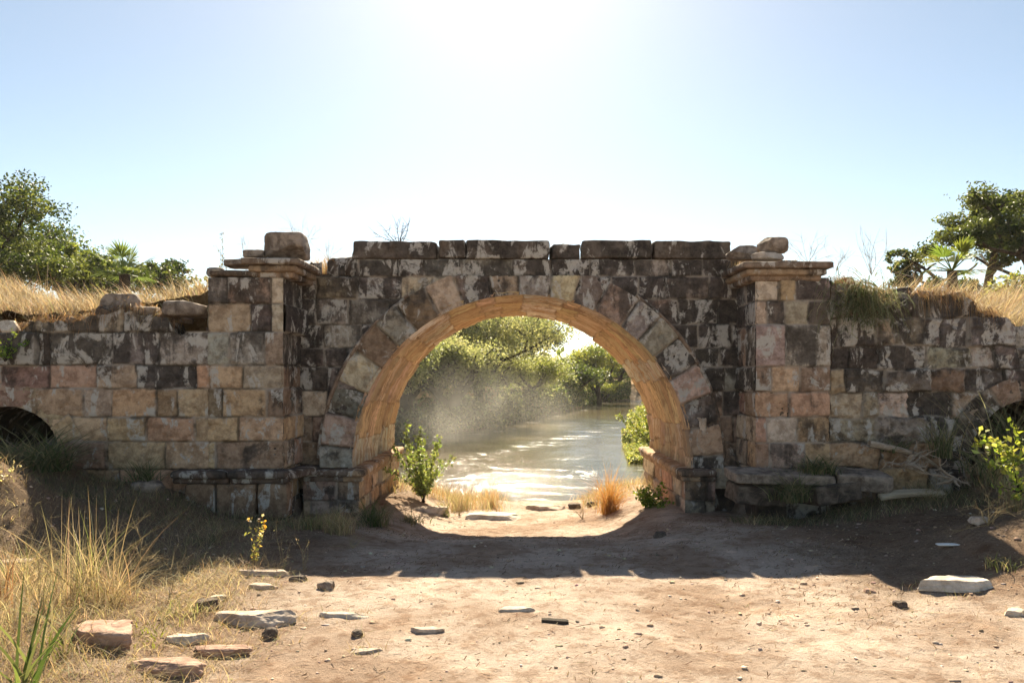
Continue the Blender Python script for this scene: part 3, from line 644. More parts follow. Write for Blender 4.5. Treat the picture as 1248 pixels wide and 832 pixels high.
S = [ # px, py of the base, width, height
 (310, 766, 84, 26, M_rock_pale, "large flat-topped pale stone slab on the dry grass, left of the path", .75, .1),
 (125, 792, 78, 32, M_rock_pink, "rounded brownish boulder with pale top among the dry grass in the corner", .8, .15),
 (222, 786, 50, 12, M_rock_white, "flat whitish stone between the brownish boulder and the large pale slab", .8, .3),
 (272, 800, 58, 15, M_rock_pink, "flat pinkish stone just below the large flat-topped pale slab", .8, .3),
 (203, 826, 78, 24, M_rock_pink, "reddish wedge-shaped slab nearest the camera, below the flat whitish stone", .75, .15),
 (416, 753, 56, 8, M_rock_white, "thin cream flagstone flush with the bare dirt right of the large slab", 1.1, .5),
 (318, 702, 64, 10, M_rock_pale, "long thin pale slab at the edge of the bridge shadow beneath yellow flowers", .6, .3),
 (322, 718, 34, 7, M_rock_pale, "small flat pale stone just below the long thin slab", .8, .35),
 (397, 720, 17, 13, M_rock_grey, "small brown cube-like stone near the shadow edge on the dirt", .9, .1),
 (364, 709, 18, 8, M_rock_dark, "small dark stone between the thin slab and the brown cube-like stone", .8, .1),
 (250, 744, 28, 15, M_rock_dark, "dark rough stone half buried in grass beside a small white stone", .8, .15),
 (266, 733, 18, 8, M_rock_white, "small white stone touching the dark rough stone in the grass", .8, .1),
 (329, 780, 16, 15, M_rock_dark, "dark pointed stone at the lower right corner of the large slab", .8, .1),
 (436, 777, 12, 9, M_rock_dark, "small dark round pebble alone on bare dirt below the cream flagstone", .9, .1),
 (632, 745, 42, 7, M_rock_white, "flat pale stone flush in the middle of the sunny path", .9, .5),
 (520, 772, 40, 7, M_rock_pale, "half buried pale stone on the sunny path left of its middle", .9, .55),
 (445, 797, 36, 7, M_rock_pale, "thin buried flagstone by the bottom edge of the path", 1.0, .55),
 (1163, 724, 82, 20, M_rock_white, "large jagged white rock lying on the sunlit ground at the right", .6, .15),
 (1237, 752, 26, 12, M_rock_white, "small white-topped stone at the far right edge below the jagged white rock", .8, .15),
 (1097, 741, 14, 9, M_rock_dark, "black shard of stone left of the jagged white rock", .8, .1),
 (1060, 723, 12, 7, M_rock_pink, "tiny pinkish pebble between shadow edge and black shard", .8, .1),
 (887, 617, 26, 24, M_rock_pink, "pointed stone leaning by the broken plinth in shade", .7, .1),
 (878, 700, 16, 7, M_rock_grey, "small stone on the shaded path below the pointed stone", .8, .2),
 (806, 655, 16, 8, M_rock_dark, "small dark stone in the shade near the edge of the light", .8, .15),
 (205, 592, 26, 25, M_rock_grey, "upright rounded stone at the foot of the left wall below its grass clump", .7, .1),
 (182, 601, 34, 14, M_rock_grey, "flat stone leaning below the upright rounded one at the left wall", .8, .15),
 (236, 601, 28, 13, M_rock_grey, "low stone under the end of the dark base moulding", .8, .2),
 (131, 583, 24, 11, M_rock_grey, "grey stone in deep shade between two grass clumps", .8, .2),
 (700, 620, 15, 7, M_rock_dark, "dark stone at the water's edge seen through the arch", .8, .1),
 (722, 617, 12, 6, M_rock_dark, "smaller dark stone beside the pale shore stones seen through the arch", .8, .1),
 (605, 634, 64, 11, M_rock_white, "broad pale flat rock in the sun under the arch", 1.0, .35),
 (668, 622, 46, 9, M_rock_pale, "flat pale shore rock behind the broad one under the arch", .9, .35),
 (521, 626, 44, 9, M_rock_pale, "pale slab beside the leafy bush under the arch", .8, .3),
 (866, 600, 34, 18, M_rock_grey, "grey lump of fallen masonry beside the right plinth", .8, .2),
 (1195, 640, 22, 8, M_rock_pale, "small pale stone by the right mound at the edge of shade", .8, .2),
 (24, 694, 34, 10, M_rock_pale, "pale stone showing through the dry grass at far left", .8, .2),
]
for i, (px, py, w_, h_, mt, lb, fl, sk) in enumerate(S):
    rock(px, py, w_*1.1, h_, 900+i*7, mt, lb, "stone" if w_ > 13 else "pebble", "loose_stone", gfl, flat=fl, sink=min(.6, sk+.22), cuts=10 if w_ > 20 else 7, p=6 if w_ > 30 else 3.5, n=28 if w_ > 40 else 16, rough=.10)
# stones on top of the walls and on the bridge
T = [
 (349, 313, 46, 26, 8.5, M_rock_grey, "squared dark block standing on the left pilaster cap", 9.0, .9),
 (312, 314, 25, 8, 8.5, M_rock_grey, "thin slab of stone on the left pilaster beside the squared block", 6, .9),
 (298, 326, 40, 8, 8.45, M_rock_grey, "flat broken stones' lowest slab on the left pilaster end", 5, .9),
 (262, 337, 22, 10, 8.4, M_rock_grey, "rounded small stone on the left pilaster's outer end", 3.5, .8),
 (150, 378, 40, 24, 8.5, M_rock_grey, "dark squarish boulder highest on the left wing wall", 5, .9),
 (180, 383, 36, 12, 8.45, M_rock_grey, "low grey stone right of the squarish boulder on the left wall", 4, .8),
 (229, 383, 48, 17, 8.45, M_rock_grey, "flat grey stone bridging the dark hole at the top of the left wall", 5, .8),
 (203, 366, 32, 12, 8.8, M_rock_dark, "dark stone in the earth above the left wall", 4, .8),
 (234, 362, 38, 14, 8.8, M_rock_dark, "dark stone against the left pilaster behind the flat grey stone", 4, .8),
 (68, 384, 42, 16, 8.6, M_rock_dark, "dark rounded rock in earth at the left wall's low part", 3, .8),
 (12, 402, 22, 14, 8.3, M_rock_white, "white stone at the broken top of the left wall near the frame edge", 4, .8),
 (36, 398, 26, 11, 8.5, M_rock_dark, "dark stone right of the white stone on the left wall", 4, .8),
 (908, 316, 42, 15, 8.7, M_rock_grey, "reddish-brown stone lying on the right end of the parapet", 3.5, .7),
 (940, 308, 34, 17, 8.55, M_rock_grey, "rounded brown stone standing highest on the right pilaster cap", 4.5, .8),
 (934, 318, 36, 9, 8.5, M_rock_pale, "pale flat stone under the rounded brown one on the right cap", 4, .8),
 (1112, 352, 44, 14, 8.75, M_rock_dark, "dark flat rock jutting from the dry grass above the right wall", 5, .8),
 (1094, 352, 20, 14, 8.7, M_rock_dark, "dark lump left of the flat rock above the right wall", 3.5, .8),
 (1160, 372, 34, 15, 8.7, M_rock_dark, "dark rock embedded at the top of the right wall under the grass", 4, .8),
 (1135, 366, 24, 12, 8.6, M_rock_grey, "grey stone between two dark rocks atop the right wall", 4, .8),
]
for i, (px, py, w_, h_, y_, mt, lb, p_, fl) in enumerate(T):
    x_ = (px-633)/FPX*y_; zb = EYE+(460-py)/FPX*y_
    if abs(x_) > 3.5:
        sup = float((topL if x_ < 0 else topR)(np.array([x_]))[0]) if y_ < 8.6 else gz(x_, y_)
        if x_ > -3.9 and x_ < 0 and y_ < 8.6: sup = zb
        zb = sup - .02
    o = rock(px, py, w_, h_, 1500+i*5, mt, lb, "stone", "fallen_block", "stones lying on the walls", Y=y_, z=zb, flat=fl, sink=.02, cuts=3 if p_ > 4.5 else 7, p=p_, n=18, rough=.035)
ORD = 'first second third fourth fifth sixth seventh eighth ninth tenth eleventh twelfth thirteenth fourteenth fifteenth sixteenth seventeenth eighteenth'.split()
def rubble(n, x0, x1, tf, seed, label):
    r_ = np.random.default_rng(seed); xs_ = sorted(r_.uniform(x0, x1, n), key=abs)
    for i in range(n):
        x = xs_[i]; y = r_.uniform(8.32, 8.85); sz = r_.uniform(.06, .20); z = float(tf(np.array([x]))[0]) if y < 8.62 else max(gz(x, y), float(tf(np.array([x]))[0]))
        V, F = rock_geo(sz*1.2, sz, sz*r_.uniform(.45, .8), seed*50+i, 12, 6, .06, 4.5); V = rotz(roty(V, r_.normal(0, .25)), r_.uniform(0, 6))
        o = mk("rubble_stone", V, F, [M_rock_grey, M_rock_dark, M_rock_grey][i % 3]); o.location = (x, y, z + sz*.12); tag(o, ORD[i] + label, "stone", "rubble " + ("left" if x0 < 0 else "right") + " of the bridge")
rubble(14, -5.9, -3.95, topL, 21, " small rubble stone from the bridge along the left wall's broken top")
rubble(18, 3.6, 5.9, topR, 22, " small rubble stone from the bridge along the right wall's broken top")
# slabs of the ruined step on the right
for i, (px, py, w_, h_, y_, lb) in enumerate([(948, 580, 120, 12, 8.0, "long broken stone slab in shade in front of the right pilaster"), (1046, 584, 62, 20, 8.0, "thick flat stone block right of the long broken slab"),
                                      (1010, 600, 60, 22, 7.95, "dark stone propping the thick flat block from below"), (920, 600, 60, 22, 8.05, "dark rough stone beneath the long broken slab")]):
    V, F = block_geo(w_*y_/FPX, .42, h_*y_/FPX, 1600+i, .02, .02, 20); o = mk("stone_slab", V, F, M_rock_grey if i < 2 else M_rock_dark)
    o.location = ((px-633)/FPX*y_, y_, EYE-(py-460)/FPX*y_); o.rotation_euler = (R([4, 6, -5, 3][i]), R([2, 3, -6, 4][i]), R([3, -6, 12, 5][i]))
    tag(o, lb, "slab", "ruined step by the right pilaster")

# ------------------------------------------------------------------ wood
def tube(pts, rad_, k=7):
    pts = np.array(pts, float); n = len(pts); rad_ = np.broadcast_to(rad_, n)
    t = np.gradient(pts, axis=0); t /= np.linalg.norm(t, axis=1, keepdims=True)+1e-9
    up = np.where(np.abs(t[:, 2:3]) > .9, np.array([[1., 0, 0]]), np.array([[0, 0, 1.]]))
    a = np.cross(t, up); a /= np.linalg.norm(a, axis=1, keepdims=True)+1e-9; b2 = np.cross(t, a)
    an = np.arange(k)/k*2*math.pi
    V = pts[:, None] + rad_[:, None, None]*(a[:, None]*np.cos(an)[None, :, None] + b2[:, None]*np.sin(an)[None, :, None])
    idx = np.arange(n*k).reshape(n, k); j = np.roll(idx, -1, axis=1)
    F = np.stack([idx[:-1], j[:-1], j[1:], idx[1:]], -1).reshape(-1, 4)
    return V.reshape(-1, 3), F
def tubes(lst):
    Vs, Fs, n = [], [], 0
    for V, F in lst: Vs.append(V); Fs.append(F+n); n += len(V)
    return np.concatenate(Vs), np.concatenate(Fs)
def wander(p, d, L, n, wig, g, r_, droop=0):
    p = np.array(p, float); d = np.array(d, float); d /= np.linalg.norm(d); out = [p.copy()]
    for i in range(n):
        d = d + r_.standard_normal(3)*wig + np.array([0, 0, g]); d /= np.linalg.norm(d); p = p + d*L/n; out.append(p.copy())
    return out
x, y, z = at(1110, 606)
V, F = block_geo(.69, .10, .055, 1700, .015, .008, 20); V[:, 2] += .03*(V[:, 0]/.35)**2*-1
o = mk("wood_plank", V, F, M_plank); o.location = (x-.12, y-.25, z+.09); o.rotation_euler = (R(20), R(-2), R(3)); tag(o, "bleached wooden plank lying in shade at the foot of the right wall", "plank")
x, y, z = at(676, 758)
V, F = block_geo(.155, .05, .02, 1701, .008, .010, 10); o = mk("wood_chip", V, F, M_bark); o.location = (x, y, z+.008); o.rotation_euler = (0, R(3), R(-4)); tag(o, "small dark flat piece of wood on the sunny path centre", "wood")
x, y, z = at(1155, 667)
V, F = block_geo(.17, .05, .012, 1702, .006, .004, 10); o = mk("litter_strip", V, F, M_white); o.location = (x, y, z+.02); tag(o, "white strip of litter on the shaded ground at right", "litter")
r_ = np.random.default_rng(11)
def roots(px, py, y_, n, L, seed, label, r0=.02):
    r_ = np.random.default_rng(seed); lst = []; x = (px-633)/FPX*y_; z = EYE-(py-460)/FPX*y_
    for i in range(n):
        d = r_.standard_normal(3)*np.array([1, .5, .35]); l = L*r_.uniform(.4, 1.1); p = wander((0, 0, 0), d, l, 9, .22, -.03, r_)
        rr_ = np.linspace(r0*r_.uniform(.5, 1.2), .003, 10); lst.append(tube(p, rr_, 6))
        for j in range(3):
            q = p[r_.integers(3, 9)]; lst.append(tube(wander(q, r_.standard_normal(3), l*.4, 6, .3, 0, r_), np.linspace(.006, .002, 7), 5))
    V, F = tubes(lst); V[:, 2] = np.maximum(V[:, 2], -.05); o = mk("driftwood", V, F, M_wood); o.location = (x, y_, z); return tag(o, label, "driftwood", "dead branches by the right wall")
roots(1105, 566, 7.85, 11, .50, 5, "heap of broken dead roots right of the thick flat block", .035)
roots(1165, 584, 7.55, 11, .42, 6, "pale twisted root with forked twigs right of the plank", .018)
roots(1200, 570, 7.9, 12, .5, 8, "tangle of thin dead twigs near the right edge wall foot", .010)
p = wander((0, 0, 0), (1, -.1, -.25), 1.0, 12, .07, -.01, r_); V, F = tube(p, np.linspace(.04, .012, 13), 8)
o = mk("dead_branch", V, F, M_wood); o.location = ((1062-633)/FPX*7.95, 8.0, EYE-(541-460)/FPX*7.95); tag(o, "long dead branch leaning down from the right wall over the root heap", "branch")

# ------------------------------------------------------------------ blades, leaves
def blades(B, H, lean, ang, W, C, seg=3, curl=1.6, rnd=None):
    """grass blades: base B, height H, lean 0..1, direction ang, width W, colour C; bent ribbons"""
    n = len(B); t = np.linspace(0, 1, seg+1); dx, dy = np.cos(ang), np.sin(ang)
    r_ = rnd or rng; fa = r_.uniform(0, 2*math.pi, n); wx_, wy_ = np.cos(fa), np.sin(fa)
    Vs = []
    for ti in t:
        s = lean*H*(ti**curl); zz_ = H*ti*(1 - .35*lean*ti)
        c_ = B + np.stack([dx*s, dy*s, zz_], 1); wd = W*(1-ti**1.6)*.5 + W*.02
        o_ = np.stack([wx_*wd, wy_*wd, 0*wd], 1); Vs += [c_-o_, c_+o_]
    V = np.stack(Vs, 1); k = 2*(seg+1); base = (np.arange(n)*k)[:, None, None]
    q = np.array([[2*i, 2*i+1, 2*i+3, 2*i+2] for i in range(seg)])[None]
    return V.reshape(-1, 3), (base+q).reshape(-1, 4), {"col": np.repeat(C, k, 0)}
def colvar(base, n, r_, s=.2, pal=None):
    if pal is not None: base = np.array(pal)[r_.integers(0, len(pal), n)]
    c = np.array(base)*(1+s*r_.standard_normal((n, 1)))*(1+.06*r_.standard_normal((n, 3))); return np.clip(c, .01, .95)
STRAW = [(.52, .40, .26), (.60, .48, .33), (.44, .32, .19), (.57, .45, .30), (.36, .26, .16)]
DRYG = [(.36, .32, .17), (.46, .38, .23), (.27, .28, .12), (.40, .31, .19)]
GREEN = [(.10, .16, .035), (.14, .20, .05), (.20, .24, .07)]
DKGR = [(.11, .14, .06), (.16, .18, .085), (.24, .22, .13), (.34, .31, .20)]
ORNG = [(.55, .28, .09), (.62, .36, .14), (.45, .22, .08)]
def scatter_grass(n, fx, seed, hmin, hmax, pal, leanr=(.2, 1.0), wdt=(.004, .009), dens=None, wind=None, name="dry_grass", label="", seg=3):
    r_ = np.random.default_rng(seed); XY = fx(r_, n)
    if dens is not None: XY = XY[r_.random(len(XY)) < dens(XY[:, 0], XY[:, 1])]
    n = len(XY); B = np.stack([XY[:, 0], XY[:, 1], terrain(XY[:, 0], XY[:, 1]) - .01], 1)
    clump = .6 + .8*(fbm(XY[:, 0]*1.6, XY[:, 1]*1.6, 0, seed, 3)+.5)
    H = r_.uniform(hmin, hmax, n)*np.clip(clump, .35, 1.5); ang = r_.uniform(0, 2*math.pi, n) if wind is None else wind + r_.normal(0, .9, n)
    V, F, A = blades(B, H, r_.uniform(*leanr, n), ang, r_.uniform(*wdt, n), colvar(0, n, r_, .2, pal), seg, rnd=r_)
    return tag(mk(name, V, F, M_grass, None, A), label, "grass", None, "stuff")
def rect(x0, x1, y0, y1): return lambda r_, n: np.stack([r_.uniform(x0, x1, n), r_.uniform(y0, y1, n)], 1)
scatter_grass(30000, rect(-11, -3.3, 8.78, 13.4), 1, .14, .42, STRAW, (.3, 1.2), (.005, .010), name="hill_grass", label="golden dry grass on the bank above the left wall", wind=2.6)
scatter_grass(30000, rect(3.3, 11, 8.75, 13.4), 2, .14, .42, STRAW, (.3, 1.2), (.005, .010), name="hill_grass", label="golden dry grass on the bank above the right wall", wind=.4)
scatter_grass(1500, rect(-9.5, -4.6, 9.6, 13.2), 101, .45, .85, STRAW, (.4, 1.0), (.004, .008), lambda x, y: 1.*(fbm(x*1.1, y*1.1, 0, 21, 2) > .0), name="tall_hill_grass", label="tall bleached grass plumes leaning over the left bank", wind=2.7, seg=5)
scatter_grass(1900, rect(4.4, 9.5, 9.6, 13.2), 102, .45, .95, STRAW, (.4, 1.0), (.004, .008), lambda x, y: 1.*(fbm(x*1.1, y*1.1, 0, 23, 2) > .0), name="tall_hill_grass", label="tall bleached grass plumes standing on the right bank", wind=.3, seg=5)
# grass and rootlets spilling over the wall tops
def spill(x0, x1, y_, n, seed, label, topf, L=.35, pal=STRAW):
    r_ = np.random.default_rng(seed); x = r_.uniform(x0, x1, n); dens = vnoise(x*2.1, 0, 0, seed) > -.35; x = x[dens]; n = len(x)
    B = np.stack([x, y_ + r_.uniform(-.03, .25, n), topf(x) + r_.uniform(-.02, .1, n)], 1)
    H = r_.uniform(-.30, -.02, n)*L/.3; ang = -math.pi/2 + r_.normal(0, .8, n)
    V, F, A = blades(B, np.abs(H)*.3+.02, np.full(n, 0.), ang, r_.uniform(.003, .007, n), colvar(0, n, r_, .25, pal), 4, rnd=r_)
    k = 10; V = V.reshape(n, k, 3); t = np.repeat(np.linspace(0, 1, 5), 2)[None, :]
    out = .10*np.sin(t*math.pi*.5)*r_.uniform(.4, 1.4, (n, 1)); V[:, :, 0] += np.cos(ang)[:, None]*out; V[:, :, 1] -= out*.9 + .02
    V[:, :, 2] = B[:, 2:3] + .08*np.sin(t*math.pi*.6)*r_.uniform(0, 1, (n, 1)) + H[:, None]*t**1.4
    return tag(mk("hanging_grass", V.reshape(-1, 3), F, M_grass, None, A), label, "grass", None, "stuff")
spill(-6.5, -3.7, 8.35, 3800, 41, "dry grass and rootlets hanging over the left wall's broken top", topL, .30, [(.34, .20, .11), (.45, .30, .17), (.22, .13, .08)])
spill(3.55, 6.5, 8.36, 4600, 42, "dry grass and roots hanging over the right wall's top", topR, .34, [(.36, .21, .11), (.48, .33, .18), (.22, .13, .08)])
# grass on the bridge deck, left end
r_ = np.random.default_rng(50)
def deck(n, x0, x1, y0, y1, z0, h0, h1, seed, pal, label, name="deck_grass", lean=(.1, .9)):
    r_ = np.random.default_rng(seed); B = np.stack([r_.uniform(x0, x1, n), r_.uniform(y0, y1, n), np.full(n, z0)], 1)
    V, F, A = blades(B, r_.uniform(h0, h1, n), r_.uniform(*lean, n), r_.uniform(0, 2*math.pi, n), r_.uniform(.003, .007, n), colvar(0, n, r_, .2, pal), 3, rnd=r_)
    return tag(mk(name, V, F, M_grass, None, A), label, "grass", None, "stuff")
deck(1500, -2.62, -2.02, 9.12, 9.7, 2.86, .10, .36, 51, ORNG+STRAW, "orange-tinged dry grass on the bridge between left cap and coping")
deck(260, 2.5, 3.3, 8.6, 9.4, 2.90, .06, .24, 52, STRAW, "sparse dry grass on top of the right pilaster cap")
deck(160, -3.2, -2.9, 8.6, 9.0, 2.80, .05, .18, 53, ORNG, "sparse dry grass tufts on the left pilaster")
# foreground, left: lit dry grass thinning to the path
def densL(x, y):
    e = -1.05 - .30*(y-3.5) + .35*fbm(x*1.3, y*1.3, 0, 61, 3)
    return ss(e-x, -.15, .7)*np.interp(y, [3, 5.4, 6.2, 8.2], [1, 1, .45, .35])
scatter_grass(52000, rect(-5.8, -.6, 3.0, 8.1), 3, .04, .17, STRAW+STRAW+DRYG+[(.3, .2, .12)], (.4, 1.9), (.002, .0045), densL, name="foreground_grass", label="matted dry yellow-green grass left of the path")
scatter_grass(2600, rect(-3.4, -1.6, 3.0, 4.9), 4, .15, .42, STRAW+DRYG, (.3, 1.2), (.0025, .005), lambda x, y: ss(-(x+.45*y), 0.2, .9), name="tall_foreground_grass", label="taller straw-coloured grass in the lower left corner", seg=5)
scatter_grass(6500, rect(.8, 5.6, 3.0, 8.0), 5, .015, .06, STRAW+[(.3, .2, .12)], (.5, 2), (.002, .004), lambda x, y: .5*ss(fbm(x*1.2, y*1.2, 0, 71, 3), -.05, .35)*ss(x, .9, 2.2), name="sparse_grass", label="sparse short dry grass on the dirt at right")
scatter_grass(3500, rect(2.3, 5.6, 7.4, 8.2), 6, .05, .22, DKGR+STRAW[:2], (.3, 1.2), (.003, .006), name="wall_foot_weeds", label="dim weeds along the foot of the right wall")
scatter_grass(4200, rect(-5.6, -1.6, 7.0, 8.15), 7, .04, .16, DKGR+DRYG[:2], (.3, 1.3), (.003, .006), name="wall_foot_weeds", label="dim weeds along the foot of the left wall")
scatter_grass(14000, lambda r_, n: np.stack([r_.uniform(-2.6, 2.6, n), r_.uniform(10.6, 14.6, n)], 1), 8, .07, .30, STRAW+ORNG[:1]+DRYG, (.2, 1.0), (.004, .008), lambda x, y: ss(np.abs(x-.35), .45, .9)*ss(fbm(x*1.5, y*1.5, 0, 81, 3), -.45, -.05), name="bank_grass", label="dry grass along the river edge seen under the arch")
scatter_grass(6000, lambda r_, n: np.stack([r_.uniform(4.2, 14, n), r_.uniform(17, 60, n)], 1), 9, .3, .9, GREEN+[(.3, .32, .1)], (.2, .8), (.02, .05), lambda x, y: (river_sd(x, y) < -.3)*1., name="bank_grass", label="green grass on the right river bank")
# litter: straw and twigs lying flat on the path
r_ = np.random.default_rng(90); n = 20000
x = r_.uniform(-3.2, 5.6, n); y = r_.uniform(3.0, 8.4, n); kpp = r_.random(n) < .10 + .9*ss(fbm(x*1.4, y*1.4, 0, 91, 4), .0, .3)*(.35+.65*ss(np.abs(x-.2), .3, 2.2)) + .1*ss(y, 5.2, 6.5); x, y = x[kpp], y[kpp]; n = len(x)
a = r_.uniform(0, math.pi, n); L = r_.uniform(.004, .024, n); L[::60] *= 3; wd = r_.uniform(.0010, .0028, n); z = terrain(x, y)
ca, sa = np.cos(a), np.sin(a); P0 = np.stack([x-ca*L, y-sa*L, z+.004], 1); P1 = np.stack([x+ca*L, y+sa*L, z+.004+r_.uniform(0, .012, n)], 1); P1[:, 2] = np.maximum(P1[:, 2], terrain(P1[:, 0], P1[:, 1])+.003)
o_ = np.stack([-sa*wd, ca*wd, wd*.5], 1); V = np.stack([P0-o_, P0+o_, P1+o_, P1-o_], 1).reshape(-1, 3)
tag(mk("leaf_litter", V, np.arange(n*4).reshape(n, 4), M_grass, None, {"col": np.repeat(colvar(0, n, r_, .3, [(.26, .17, .11), (.34, .23, .15), (.5, .38, .26), (.18, .12, .08)]), 4, 0)}), "scattered dry straw and twigs on the path", "litter", None, "stuff")
# pebbles
P3, F3 = cubegrid(2); P3 = P3/np.linalg.norm(P3, axis=1, keepdims=True)
r_ = np.random.default_rng(95); n = 3800; x = r_.uniform(-4.5, 5.4, n); y = r_.uniform(3.0, 8.3, n)
x = np.concatenate([x, r_.uniform(-1.6, 1.8, 500)]); y = np.concatenate([y, r_.uniform(9, 14.3, 500)]); n = len(x); s = r_.exponential(.0038, n)+.002; s = np.minimum(s, .020)
V = P3[None]*(1+.25*r_.standard_normal((n, len(P3), 1)))*(s[:, None]*np.array([[1, .8, .55]]))[:, None, :]*(1+.2*r_.standard_normal((n, 1, 3)))
V = V + np.stack([x, y, terrain(x, y)+s*.15], 1)[:, None]
m_, _, _ = newmat("pebble"); b = NB(m_); b.out(b.principled(b.attr("col"), .9)); M_peb = m_
tag(mk("gravel", V.reshape(-1, 3), (F3[None]+(np.arange(n)*len(P3))[:, None, None]).reshape(-1, 4), M_peb, None, {"col": np.repeat(colvar(0, n, r_, .25, [(.52, .40, .31), (.44, .32, .24), (.55, .44, .35), (.34, .24, .18)]), len(P3), 0)}), "small pebbles and crumbs of earth on the path", "gravel", None, "stuff")

# single tufts, each a thing
def tuft(px, py, hpx, n, spread, pal, label, seed, lean=(.1, .7), wdt=.006, Y=None, Z=None, name="grass_tuft", curl=2.0, seg=5, group="grass tufts", base=.05, droop=0, cat="grass tuft"):
    if Y is None: x, y, z = at(px, py)
    else: x, y, z = (px-633)/FPX*Y, Y, (EYE-(py-460)/FPX*Y if Z is None else Z)
    r_ = np.random.default_rng(seed); h = hpx*y/FPX
    B = np.stack([r_.normal(0, base*spread*2, n), r_.normal(0, base*spread*2, n), np.full(n, -.02)], 1); ang = r_.uniform(0, 2*math.pi, n)
    V, F, A = blades(B, h*r_.uniform(.45, 1.08, n), r_.uniform(*lean, n)*spread*2, ang, wdt*r_.uniform(.6, 1.3, n), colvar(0, n, r_, .18, pal), seg, curl, r_)
    if droop:
        V[:, 2] -= droop*np.hypot(V[:, 0], V[:, 1])**2
    o = mk(name, V, F, M_grass, None, A); o.location = (x, y, z); return tag(o, label, cat, group)
tuft(744, 624, 70, 420, .6, ORNG, "orange dry tussock of stiff grass beside the green shrub under the arch", 10, (.1, 1.5), .006)
tuft(598, 618, 36, 130, .5, ORNG+STRAW, "small rust-coloured grass tuft at the river edge under the arch", 12)
tuft(560, 622, 34, 120, .6, DRYG+STRAW, "pale yellow grass tuft right of the leafy bush under the arch", 13)
tuft(540, 628, 26, 90, .6, GREEN+DRYG, "short green tuft at the foot of the leafy bush", 14)
tuft(412, 650, 42, 300, .6, STRAW+DRYG, "pale dry grass clump in shade by the left plinth", 15, (.1, .8), .005)
tuft(380, 645, 34, 160, .6, DKGR+DRYG, "dim low grass clump left of the pale clump by the left plinth", 16)
tuft(455, 640, 44, 260, .7, DKGR+GREEN[:1], "dark green weed clump at the inner corner of the left plinth", 17, (.2, 1), .009)
tuft(500, 636, 20, 120, .8, DKGR, "low dark weed patch at the shadow edge under the arch", 18, (.2, 1), .009)
tuft(60, 572, 85, 240, .9, DKGR+[(.2, .22, .12)], "big arching grass clump in front of the small dark arch", 20, (.3, 1.3), .014, curl=1.7)
tuft(120, 560, 50, 130, .7, DKGR, "dark grass clump right of the arching one at the left wall", 21, (.2, 1.1), .010)
tuft(176, 592, 52, 170, .6, DKGR, "dark grass clump above the rounded stones at the left wall", 22, (.2, 1), .009)
tuft(965, 608, 62, 230, .9, DKGR, "bushy dark grass clump over the broken slab at right", 24, (.3, 1.2), .010, Y=7.75)
tuft(995, 574, 34, 200, .9, DKGR, "dark green weeds growing on the slab before the right pilaster", 25, (.3, 1.3), .011, Y=7.95)
tuft(1148, 556, 70, 90, .5, DKGR+DRYG[:1], "thin grass clump against the dark arch in the right wall", 26, (.2, .9), .010, Y=8.0)
tuft(1090, 548, 26, 110, .8, DKGR, "low dark weeds at the wall above the dead roots", 27, (.3, 1.3), .012, Y=8.15)
tuft(1215, 590, 150, 110, .7, DKGR+DRYG, "tall arching grass at the right edge behind the bright leaves", 28, (.3, 1.2), .009, Y=7.3, curl=1.7)
tuft(1240, 625, 80, 240, .5, STRAW+DRYG, "sunlit dry bush of grass at the right frame edge", 29, (.2, .9), .005, Y=6.6)
tuft(28, 845, 175, 16, .3, [(.11, .15, .045), (.17, .20, .07)], "clump of long bright green blades in the lower left corner", 30, (.5, 1.3), .018, curl=1.4, seg=7)
tuft(75, 800, 110, 26, .5, GREEN+DRYG, "green and straw blades next to the brownish boulder", 31, (.4, 1.4), .009, seg=7)
tuft(2, 740, 110, 22, .30, [(.24, .12, .07), (.34, .2, .11)], "few reddish-brown blades at the left frame edge", 32, (.2, 1.0), .009, seg=6)
tuft(104, 735, 140, 170, .42, STRAW+DRYG, "tall straw-coloured dry grass clump rising against the shade at left", 33, (.0, 1.1), .005, seg=7, curl=1.7, base=.10)
tuft(140, 735, 80, 220, .55, STRAW+DRYG[1:2], "tangled dry brown bush right of the tall straw clump", 34, (.2, 1.4), .004, seg=6)
tuft(20, 715, 80, 110, .6, STRAW+GREEN[2:], "dry grass clump at the left edge behind reddish blades", 35, (.2, 1.2), .005, seg=6)
tuft(215, 750, 26, 120, .8, DRYG, "short yellow-green tuft left of the dark rough stone", 36)
tuft(1225, 690, 22, 80, .7, GREEN[2:]+DRYG, "small green tuft at the right edge of the shade", 37)
tuft(170, 770, 14, 60, .9, [(.30, .34, .05)], "yellow-green moss-like weeds beside the brownish boulder", 38, wdt=.008)
tuft(15, 590, 110, 260, .9, DKGR+DRYG[:1], "dark tall grass at left edge before the arch opening", 39, (.3, 1.3), .012, Y=7.6, curl=1.7)
tuft(1235, 560, 120, 200, .8, DKGR, "dark tall grass filling the right wall's arch opening", 40, (.2, 1.1), .012, Y=8.1)
tuft(1190, 575, 60, 70, .8, DKGR+STRAW[:1], "dim mixed grass clump beside the twig tangle at right", 41, (.2, 1.2), .008, Y=7.8)
tuft(165, 700, 46, 160, .7, DKGR+STRAW[:2], "low dim dry grass clump in the shade right of the tangled bush", 43, (.3, 1.4), .004)
tuft(250, 660, 34, 170, .8, DKGR+STRAW[:2], "low dim grass clump in the shade below the base moulding", 44, (.3, 1.4), .004)
